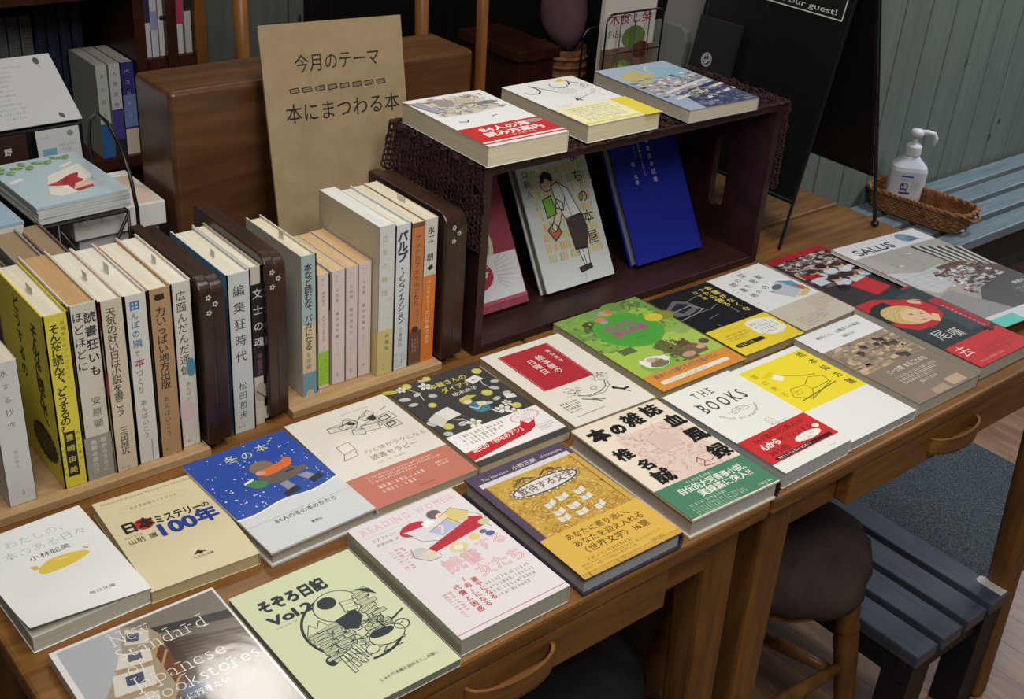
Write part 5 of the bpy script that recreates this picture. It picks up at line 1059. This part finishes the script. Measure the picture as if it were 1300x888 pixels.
stand('hardcover_book', 'cream spine with brown lettering and a coloured shape on its cover side', GA, -.551, .0241, .194, .128, .407, ZS, cover=(208, 192, 168), art=f4, spart=s4, page=(230, 224, 204), slip=(64, 12, .006))
def s5(A): A.vtxt(5, 7, 10.5, '田', (66, 130, 180), bold=.05); A.vtxt(5, 19, 8.5, 'んぼの', (70, 120, 160), bold=.02, H=28); A.vtxt(5, 49, 10, '隣', (70, 130, 170), bold=.02); A.vtxt(5, 61, 7, 'で', SB); A.vtxt(4.5, 70, 11, '本', (176, 60, 110), bold=.02); A.vtxt(5, 83, 8.5, 'づくり', SB, H=28); A.vtxt(7, 118, 7, 'あんばいこう', (80, 84, 96), H=46); A.rect(15, 166, .9, 26, (110, 140, 160))
def f5(A): A.ell(112, 80, 20, 22, (80, 150, 180)); A.ell(112, 128, 18, 20, (214, 120, 96)); A.vtxt(108, 130, 12, '本づくり', K, bold=.03, H=50)
stand('hardcover_book', 'white spine with blue and magenta characters', GA, -.5265, .0236, .193, .128, .408, ZS, cover=(212, 208, 200), art=f5, spart=s5, page=(232, 226, 208), slip=(58, 13, .007))
def s6(A): A.ell(11, 10, 5, 3, (52, 40, 30)); A.poly([(6, 6), (16, 6), (17, 12), (10, 13)], (52, 40, 30)); A.vtxt(6, 20, 11, '力いっぱい地方出版', (56, 40, 28), bold=.016, H=94); A.vtxt(7, 122, 7, 'あんばいこう', (70, 52, 36), H=48); A.vtxt(8.5, 182, 4, '晶文社', (80, 60, 40), H=9) if 0 else A.micro(6, 184, 8, 1, 4, 3.4, (80, 60, 40), 3)
stand('hardcover_book', 'tan kraft-coloured spine with a small dark emblem at its head', GA, -.5025, .0246, .193, .128, .408, ZS, cover=(178, 140, 98), spart=s6, page=(230, 222, 202))
def s7(A): A.vtxt(4.5, 10, 11.5, '広面んだんだ通信', (74, 70, 64), bold=.01, H=96); A.ell(16, 98, 5, 11, (76, 142, 164)); A.vtxt(9, 114, 5.6, 'あんばいこう', (96, 92, 86), H=34); A.ell(8, 148, 8, 13, (214, 186, 180)); A.micro(7, 184, 8, 1, 4, 3.4, (90, 84, 76), 3)
stand('hardcover_book', 'pale spine with a blue spot and a pink spot, next to the dark end plate', GA, -.4775, .0225, .192, .128, .412, ZS, cover=(210, 204, 190), spart=s7, page=(232, 226, 208), slip=(66, 10, .006))
# between the stands, on the desk
def f8(A): A.rect(0, 0, 128, 190, (98, 160, 196))
def s8(A): A.vtxt(6, 14, 14, '編集狂時代', (58, 58, 58), bold=.004, H=92); A.vtxt(8, 130, 10, '松田哲夫', (64, 64, 64), bold=0, H=46); A.micro(6, 184, 12, 1, 4, 3.2, (90, 90, 90), 3)
stand('hardcover_book', 'pale grey spine with brushy characters and a light blue cover side', GB, -.4135, .0272, .193, .128, .420, DT, cover=(196, 200, 198), art=f8, spart=s8, page=(228, 222, 202), slip=(70, 10, .005))
def s9(A): A.rect(0, 20, 18, 112, (36, 33, 33)); A.vtxt(3, 26, 12, '文士の魂', (206, 202, 194), bold=.01, H=70); A.vtxt(6, 104, 6.5, '車谷長吉', (150, 90, 120), H=26); A.ell(9, 152, 7, 12, (170, 160, 140)); A.line([(4, 150), (14, 160)], 1.5, (90, 84, 76)); A.rect(0, 172, 18, 16, (200, 196, 186))
stand('hardcover_book', 'spine with a long black panel and white characters, against the dark end plate', GB, -.386, .0145, .193, .128, .424, DT, cover=(196, 188, 170), spart=s9, page=(228, 222, 202))
# second stand
def s10(A): A.rect(0, 0, 17, 84, (158, 178, 178)); A.rect(0, 84, 17, 62, (206, 188, 150)); A.rect(0, 146, 17, 44, (110, 152, 166)); A.vtxt(3.2, 10, 10, '本など読むな、バカになる', (46, 44, 42), bold=.025, H=108); A.vtxt(4.5, 120, 6.5, '安原顯', (90, 84, 76), H=22); A.ell(9, 176, 5, 7, (196, 176, 140))
stand('hardcover_book', 'spine patched in grey-green, tan and blue with bold black lettering', GC_, -.3195, .019, .176, .122, .432, ZS, cover=(206, 200, 182), spart=s10, page=(226, 216, 190), slip=(60, 10, .006))
def sb(n, green=False):
    def f(A):
        A.vtxt(5, 5, 4.4, '本の雑', (150, 120, 126), H=14) if 0 else A.micro(5, 6, 12, 1, 4, 3.4, (170, 130, 136), n, vert=True)
        A.vtxt(5, 22, 4.6, ('坪内祐三', '山田風', '山田風', '山田風')[n], (96, 84, 86), H=18); A.vtxt(5, 52, 4.8, ('ストリートワイズ', '戦中派不戦', '戦中派虫け', '戦中派動乱')[n], (84, 72, 74), H=34); A.micro(6, 92, 26, 1, 4, 3, (160, 140, 140), n+3, vert=True); A.micro(6, 132, 8, 1, 4, 3, (90, 80, 80), n, vert=True)
        if green: A.rect(0, 98, 14, 44, (146, 200, 50)); A.micro(4, 102, 34, 2, 4, 3, (96, 140, 40), 5, vert=True)
    return f
def fb(A): A.rect(84, 4, 18, 46, (50, 46, 46)); A.micro(86, 8, 38, 2, 8, 6, (190, 184, 176), 5, vert=True)
stand('paperback_book', 'small pale pink paperback with a lime green patch at its foot', GC_, -.2965, .0145, .146, .105, .437, ZS, cover=(214, 196, 186), art=None, spart=sb(0, True), page=(206, 180, 140))
stand('paperback_book', 'small pale pink paperback next after the one with the lime patch', GC_, -.2785, .0175, .146, .105, .437, ZS, cover=(214, 198, 194), art=fb, spart=sb(1), page=(208, 184, 144))
stand('paperback_book', 'small pale pink paperback, third from the lime patch counting that one', GC_, -.2600, .0160, .146, .105, .437, ZS, cover=(212, 194, 190), art=fb, spart=sb(2), page=(206, 176, 134))
def fb2(A): A.rect(80, 2, 22, 50, (140, 40, 54)); A.micro(84, 8, 38, 2, 8, 6, (206, 180, 176), 7, vert=True)
stand('paperback_book', 'small pale pink paperback against the tall ivory book, dark red panel on its cover side', GC_, -.2430, .0175, .147, .105, .437, ZS, cover=(214, 196, 192), art=fb2, spart=sb(3), page=(206, 170, 124))
def s15(A): A.rect(0, 132, 20, 60, (206, 190, 122)); A.vtxt(4, 12, 8, '古本の時間', (150, 158, 130), bold=.0, H=76); A.vtxt(12, 40, 5, 'そして仲間たち', (186, 188, 176), H=80); A.vtxt(10, 138, 5.6, '内堀弘', (96, 88, 56), bold=.02, H=22); A.micro(8, 178, 10, 1, 4, 3, (120, 110, 70), 3, vert=True)
def f15(A): A.rect(0, 132, 128, 60, (206, 190, 122)); A.ell(64, 70, 7, 12, (70, 66, 84)); A.arc(86, 84, 9, 9, 2, (90, 80, 80), 180, 360); A.micro(50, 34, 22, 2, 6, 4, (150, 140, 120), 3); A.arc(14, 26, 12, 14, 2.4, (196, 184, 140)); A.line([(90, 40), (120, 44), (116, 60)], 1, (190, 176, 130))
stand('hardcover_book', 'tall ivory book with a mustard lower part, its front cover showing', GC_, -.2240, .0215, .192, .128, .425, ZS, cover=(204, 194, 168), spinec=(206, 208, 204), art=f15, spart=s15, page=(226, 226, 222), hard=False)
def s16(A): A.vtxt(3, 8, 14.5, 'パルプ', (60, 66, 74), bold=.05, H=40); A.vtxt(5, 50, 10.5, '・ノンフィクション', (46, 48, 52), bold=.02, H=78); A.vtxt(7, 132, 6, '三島邦弘', (70, 72, 76), H=26); A.micro(3, 166, 15, 5, 4, 3, (110, 114, 118), 3)
stand('hardcover_book', 'white spine with big slanted black katakana, right of the ivory and mustard book', GC_, -.2015, .0225, .188, .128, .426, ZS, cover=(206, 212, 216), spart=s16, page=(226, 222, 206))
def s17(A): A.rect(0, 6, 17, 134, (198, 118, 66)); A.rect(0, 0, 17, 6, (120, 84, 60)); A.vtxt(4.5, 16, 8, 'ブックカフェものがたり', (90, 56, 36), bold=.01, H=92); A.vtxt(9.5, 104, 3.6, '本と喫茶の話', (110, 66, 40), H=26); A.rect(0, 140, 17, 44, (112, 74, 56)); A.ell(8, 138, 5, 4, (90, 50, 36)); A.micro(4, 150, 10, 4, 5, 4, (190, 150, 120), 4)
stand('paperback_book', 'spine of dull orange over brown, between the white katakana spine and the bright orange foot', GC_, -.1785, .0173, .186, .128, .426, ZS, cover=(150, 104, 76), spart=s17, page=(222, 212, 188))
def s18(A): A.rect(0, 72, 18, 116, (222, 120, 40)); A.vtxt(4, 10, 10, '永江 朗', (56, 54, 50), bold=.02, H=44); A.poly([(5, 62), (12, 58), (14, 64), (8, 66)], (50, 48, 46)); A.vtxt(5, 78, 6.5, 'ベストセラーだけが本である', (240, 206, 160), bold=.01, H=86); A.micro(5, 182, 8, 1, 4, 3, (120, 60, 20), 3)
stand('paperback_book', 'white-topped spine with a bright orange lower part, last before the crate', GC_, -.1608, .0185, .187, .128, .426, ZS, cover=(206, 202, 190), spart=s18, page=(224, 214, 188), slip=(60, 16, .006))

# ------------------------------------------------------------------ second row: worn old books behind the shorter stand
rd = random.Random(21); x = -.70
for i, (t, h, c, lb) in enumerate(((.030, .172, (150, 130, 104), 'worn tan book in the back row, farthest along at the frame edge'), (.024, .168, (128, 112, 94), 'worn brown-grey book in the back row, second from the frame edge'), (.034, .176, (160, 146, 124), 'worn buff thick book in the back row under the zine rack'), (.022, .170, (112, 96, 84), 'worn dark taupe thin book in the back row'), (.03, .178, (146, 142, 134), 'worn grey book in the back row beside the thin taupe one'), (.026, .172, (104, 84, 72), 'worn brown book last in the back row before the wire leg'))):
    stand('hardcover_book', lb, 'worn old books in the back row', x, t, h, .118, .572, DT, cover=c, hard=True, page=(160, 138, 108)); x += t+.0055

# ------------------------------------------------------------------ zine rack, stack, white box, notice
T = thing('wire_stand', 'black wire stand with a hoop holding the stacks of zines', 'stand', (-.47, .75, .7204))
o_ = Vector((-.47, .75, .7204)); b = MB()
def W3(*p): return [tuple(Vector(q)-o_) for q in p]
b.tube(W3((-.405, .652, .7245), (-.405, .653, .90), (-.404, .668, .938), (-.402, .695, .962), (-.398, .735, .977), (-.394, .775, .975), (-.391, .805, .960), (-.389, .822, .93), (-.388, .826, .886)), .0024, M_rod, 8); b.build('hoop', T, smooth=True)
b = MB()
b.tube(W3((-.402, .688, .884), (-.402, .84, .884), (-.70, .84, .884), (-.70, .688, .884)), .002, M_rod, 6, close=True)
for i in range(1, 12): b.tube(W3((-.402-.026*i, .688, .884), (-.388-.026*i, .84, .884)), .0013, M_rod, 5)
b.build('tray', T)
for xx in (-.402, -.485, -.69): b = MB(); b.tube(W3((xx, .688, .884), (xx, .688, .7245)), .002, M_rod, 6); b.build('leg', T, smooth=True)
b = MB(); b.tube(W3((-.402, .688, .88), (-.485, .690, .73)), .002, M_rod, 6); b.build('brace', T, smooth=True)
b = MB(); b.tube(W3((-.485, .6935, .88), (-.402, .6935, .73)), .002, M_rod, 6); b.build('brace', T, smooth=True)
def zine_art(A):
    A.rect(0, 0, 114, 150, (176, 196, 206)); A.poly([(30, 118), (52, 62), (100, 40), (98, 84), (72, 124), (40, 130)], (224, 220, 206)); A.poly([(38, 92), (56, 84), (76, 70), (88, 68), (80, 84), (84, 92), (70, 110), (60, 118), (60, 102), (48, 98)], (176, 44, 52)); A.poly([(38, 92), (50, 86), (60, 92), (52, 98)], (196, 60, 60)); A.poly([(60, 118), (70, 100), (86, 96), (90, 106), (80, 118)], (226, 190, 160)); A.poly([(56, 96), (66, 78), (70, 76), (68, 90)], (150, 30, 40)); A.ell(44, 91, 1, 1, (40, 20, 20), n=8); A.poly([(60, 118), (62, 126), (84, 120), (86, 112)], (176, 44, 52))
    for u, v in ((6, 26), (18, 34), (30, 22), (44, 28), (58, 16), (70, 20), (84, 10), (96, 14), (14, 14), (40, 12)): A.ell(u, v, 8, 5, (106, 150, 82), rot=u*7, n=14); A.ell(u+2, v, 2.4, 1.6, (190, 200, 96), n=8)
    A.line([(0, 28), (40, 22), (104, 6)], 1.6, (110, 140, 80)); A.poly([(4, 60), (22, 54), (24, 60), (6, 68)], (226, 224, 214)); A.poly([(74, 40), (96, 30), (94, 36), (80, 44)], (226, 224, 214)); A.txt(84, 92, 12, '岸', (150, 156, 160)); A.micro(76, 112, 30, 2, 6, 4, (140, 150, 156), 4)
for i in range(6):
    last = i == 5
    T = thing('zine', 'light blue zine with a red bird and green vines topping its stack' if last else 'pale zine under the one with the red bird, %s' % ('at the very bottom', 'second from the bottom', 'third from the bottom', 'fourth from the bottom', 'next below the top one')[i], 'booklet', (-.4535+rd.uniform(-.001, .001), .7655, .8866+i*.0036), (0, 0, R(3+rd.uniform(-1.5, 1.5)+(i-4)*.3)), 'zines in the stack with the red bird')
    b = MB(); b.box(-.0555, -.0735, .0001, .0555, .0735, .0033, flat((206, 210, 208)) if not last else flat((190, 206, 212)))
    if last: A = Art(114, 150); zine_art(A); A.emit(b, lambda u, v, z: (-.0555+u*.111/114, .0735-v*.147/150, .0033+z))
    b.build('pages', T)
for i in range(5):
    T = thing('zine', 'blue-topped zine on the other stack at the frame edge, topmost' if i == 4 else 'pale zine in the stack at the frame edge, %s' % ('lowest', 'second up', 'third up', 'just below the blue one')[i], 'booklet', (-.586, .742, .8866+i*.0036), (0, 0, R(-2+i)), 'zines in the stack at the frame edge')
    b = MB(); b.box(-.056, -.074, .0001, .056, .074, .0033, flat((150, 178, 196)) if i == 4 else flat((206, 206, 202))); b.build('pages', T)
T = thing('paper_box', 'white paper-covered box with a lid beside the brown wooden box', 'box', (-.404, .765, .7204))
b = MB(); b.box(-.05, -.05, .0, .05, .055, .128, flat((190, 190, 192))); b.build('body', T, bevel=.001)
b = MB(); b.box(-.056, -.056, .1283, .058, .061, .158, flat((220, 218, 214)))
A = Art(114, 117); A.poly([(20, 10), (110, 20), (108, 60), (30, 50)], (206, 176, 150)); A.poly([(30, 54), (112, 62), (110, 112), (40, 110)], (224, 196, 176)); A.line([(16, 52), (112, 62)], 1.4, (150, 120, 104)); A.emit(b, lambda u, v, z: (-.056+u/1000, .061-v/1000, .158+z)); b.build('lid', T, bevel=.001)
# dark sloping stand with notice, name plate, photo card
T = thing('display_stand', 'dark sloping display stand behind the zines', 'stand', (-.52, .95, .7204))
b = MB(); b.prism([(-.045, 0), (.05, 0), (.05, .262), (-.045, .200)], -.16, .155, M_black, 'x'); b.build('body', T, bevel=.002)
th = math.atan2(.062, .095)
T = thing('notice_card', 'white printed notice card lying on the sloping black stand', 'card', (-.455, .902, .7204+.2055), (th, 0, R(1)))
b = MB(); b.box(-.115, 0, 0, .09, .112, .0012, flat((184, 184, 186), .4))
A = Art(205, 112)
for i, (u, w_) in enumerate(((120, 60), (92, 90), (80, 96), (70, 110), (96, 60), (86, 80), (66, 104), (60, 108), (90, 80), (84, 90), (78, 100), (112, 40))): A.micro(u, 14+i*7.4, w_, 1, 4, 3.2, (110, 110, 114), i)
A.ell(184, 10, 4, 6, (70, 70, 72)); A.line([(184, 16), (186, 24)], .6, (120, 120, 120)); A.ell(182, 102, 3, 5, (80, 80, 82), rot=-30); A.rect(52, 86, 22, 16, (150, 180, 200))
A.emit(b, lambda u, v, z: (-.115+u/1000, .112-v/1000, .0012+z)); b.build('card', T)
T = thing('name_plate', 'dark brown name plate with two white characters, on the sloping black stand', 'name plate', (-.478, .8945, .900), (R(88), 0, R(1)))
b = MB(); b.box(-.04, -.021, 0, .034, .021, .006, flat((56, 36, 30), .35)); A = Art(74, 42); A.txt(28, 16, 10, '蘭', (206, 200, 194), bold=.02); A.txt(45, 14, 10, '野', (206, 200, 194), bold=.02); A.emit(b, lambda u, v, z: (-.04+u/1000, .021-v/1000, .006+z)); b.build('plate', T)
T = thing('photo_card', 'small white card with a blue picture, right of the dark name plate', 'card', (-.402, .8945, .897), (R(84), R(0), R(1)))
b = MB(); b.box(-.028, -.024, 0, .028, .024, .001, flat((196, 198, 200), .4)); A = Art(56, 48); A.rect(6, 24, 18, 18, (110, 160, 190)); A.micro(28, 20, 22, 2, 6, 3.4, (110, 112, 118), 4); A.ell(44, 8, 4, 4, (130, 132, 134)); A.micro(6, 8, 16, 1, 4, 3, (190, 110, 110), 3); A.micro(40, 34, 8, 1, 4, 3.4, (90, 90, 94), 4); A.emit(b, lambda u, v, z: (-.028+u/1000, .024-v/1000, .001+z)); b.build('card', T)

# ------------------------------------------------------------------ books in the bookcase
GZ = 'books standing in the dark bookcase'
def shelfbook(label, x, y, z, t, h, w_, c, art, sc=None): return stand('paperback_book', label, GZ, x, t, h, w_, y, z, cover=c, spart=art, spinec=sc, page=(200, 196, 180))
shelfbook('white-green bookcase volume with a blue foot', -.128, 1.462, .6453, .021, .172, .12, (186, 196, 180), lambda A: (A.rect(0, 108, 21, 66, (44, 96, 160)), A.vtxt(6, 16, 9, '本の森の', (96, 130, 110), H=80)))
shelfbook('bookcase volume with a white-to-violet spine between the blue-footed and the starry one', -.1045, 1.462, .6453, .021, .172, .12, (196, 196, 200), lambda A: (A.rect(0, 84, 21, 60, (70, 64, 140)), A.rect(0, 140, 21, 34, (40, 40, 48)), A.vtxt(6, 14, 9, '人間失格', (70, 74, 120), H=66)))
shelfbook('bookcase volume with a violet-blue starry spine and pale foot', -.0815, 1.462, .6453, .024, .172, .12, (60, 56, 130), lambda A: (A.rect(0, 60, 24, 60, (110, 130, 180)), A.rect(0, 124, 24, 50, (206, 186, 166)), A.vtxt(6, 12, 10, 'ベストテン', (190, 196, 220), H=90)))
for i in range(4): shelfbook('%s of the four dim grey volumes deep in the bookcase' % ('first from the frame edge', 'second from the frame edge', 'third from the frame edge', 'fourth from the frame edge')[i], -.272+i*.0225, 1.60, .7303, .021, .15, .12, (110, 112, 112), lambda A: A.micro(5, 10, 120, 2, 8, 6, (70, 72, 76), 3, vert=True))
for i in range(4): shelfbook('%s of the four dim navy volumes deep in the bookcase' % ('first beside the grey ones', 'second beside the grey ones', 'third beside the grey ones', 'one farthest from the grey ones')[i], -.18+i*.0225, 1.60, .7303, .021, .16, .12, (40, 44, 66), lambda A: A.micro(5, 10, 120, 1, 8, 6, (80, 84, 110), 3, vert=True))
T = thing('shelf_riser', 'low dark riser board carrying the dim volumes deep in the bookcase', 'riser', (-.19, 1.66, .6453)); b = MB(); b.box(-.12, -.07, 0, .13, .07, .0846, M_shelf); b.build('board', T)
for i, (x, c, sc) in enumerate(((-.034, (196, 196, 196), (50, 60, 110)), (-.0195, (200, 200, 206), None), (-.005, (206, 206, 204), None))):
    shelfbook(('white upper-shelf volume with a navy head, beside the thick upright', 'white upper-shelf volume with a lilac patch in the middle of three', 'white upper-shelf volume with a black dot')[i], x, 1.462, .8203, .0135, .172, .12, c, (lambda A: (A.rect(0, 0, 14, 110, (46, 52, 84)), A.micro(4, 14, 80, 1, 8, 6, (190, 190, 200), 3, vert=True)), lambda A: (A.micro(4, 14, 90, 1, 8, 6, (80, 84, 100), 4, vert=True), A.rect(0, 90, 14, 34, (150, 150, 196))), lambda A: (A.micro(4, 14, 80, 1, 8, 6, (90, 90, 94), 5, vert=True), A.ell(7, 104, 4, 5, (40, 40, 44))))[i])
for i, x in enumerate((.0285, .0455)):
    shelfbook(('white upper-shelf volume with a crimson patch', 'black and white upper-shelf volume beside the crimson-patched one')[i], x, 1.462, .8203, .0135, .172, .11, (200, 200, 200), (lambda A: (A.rect(0, 72, 14, 46, (190, 50, 90)), A.micro(4, 10, 50, 1, 8, 6, (90, 90, 94), 5, vert=True)), lambda A: (A.rect(0, 0, 14, 96, (44, 44, 48)), A.micro(4, 10, 70, 1, 8, 6, (200, 200, 200), 5, vert=True)))[i])
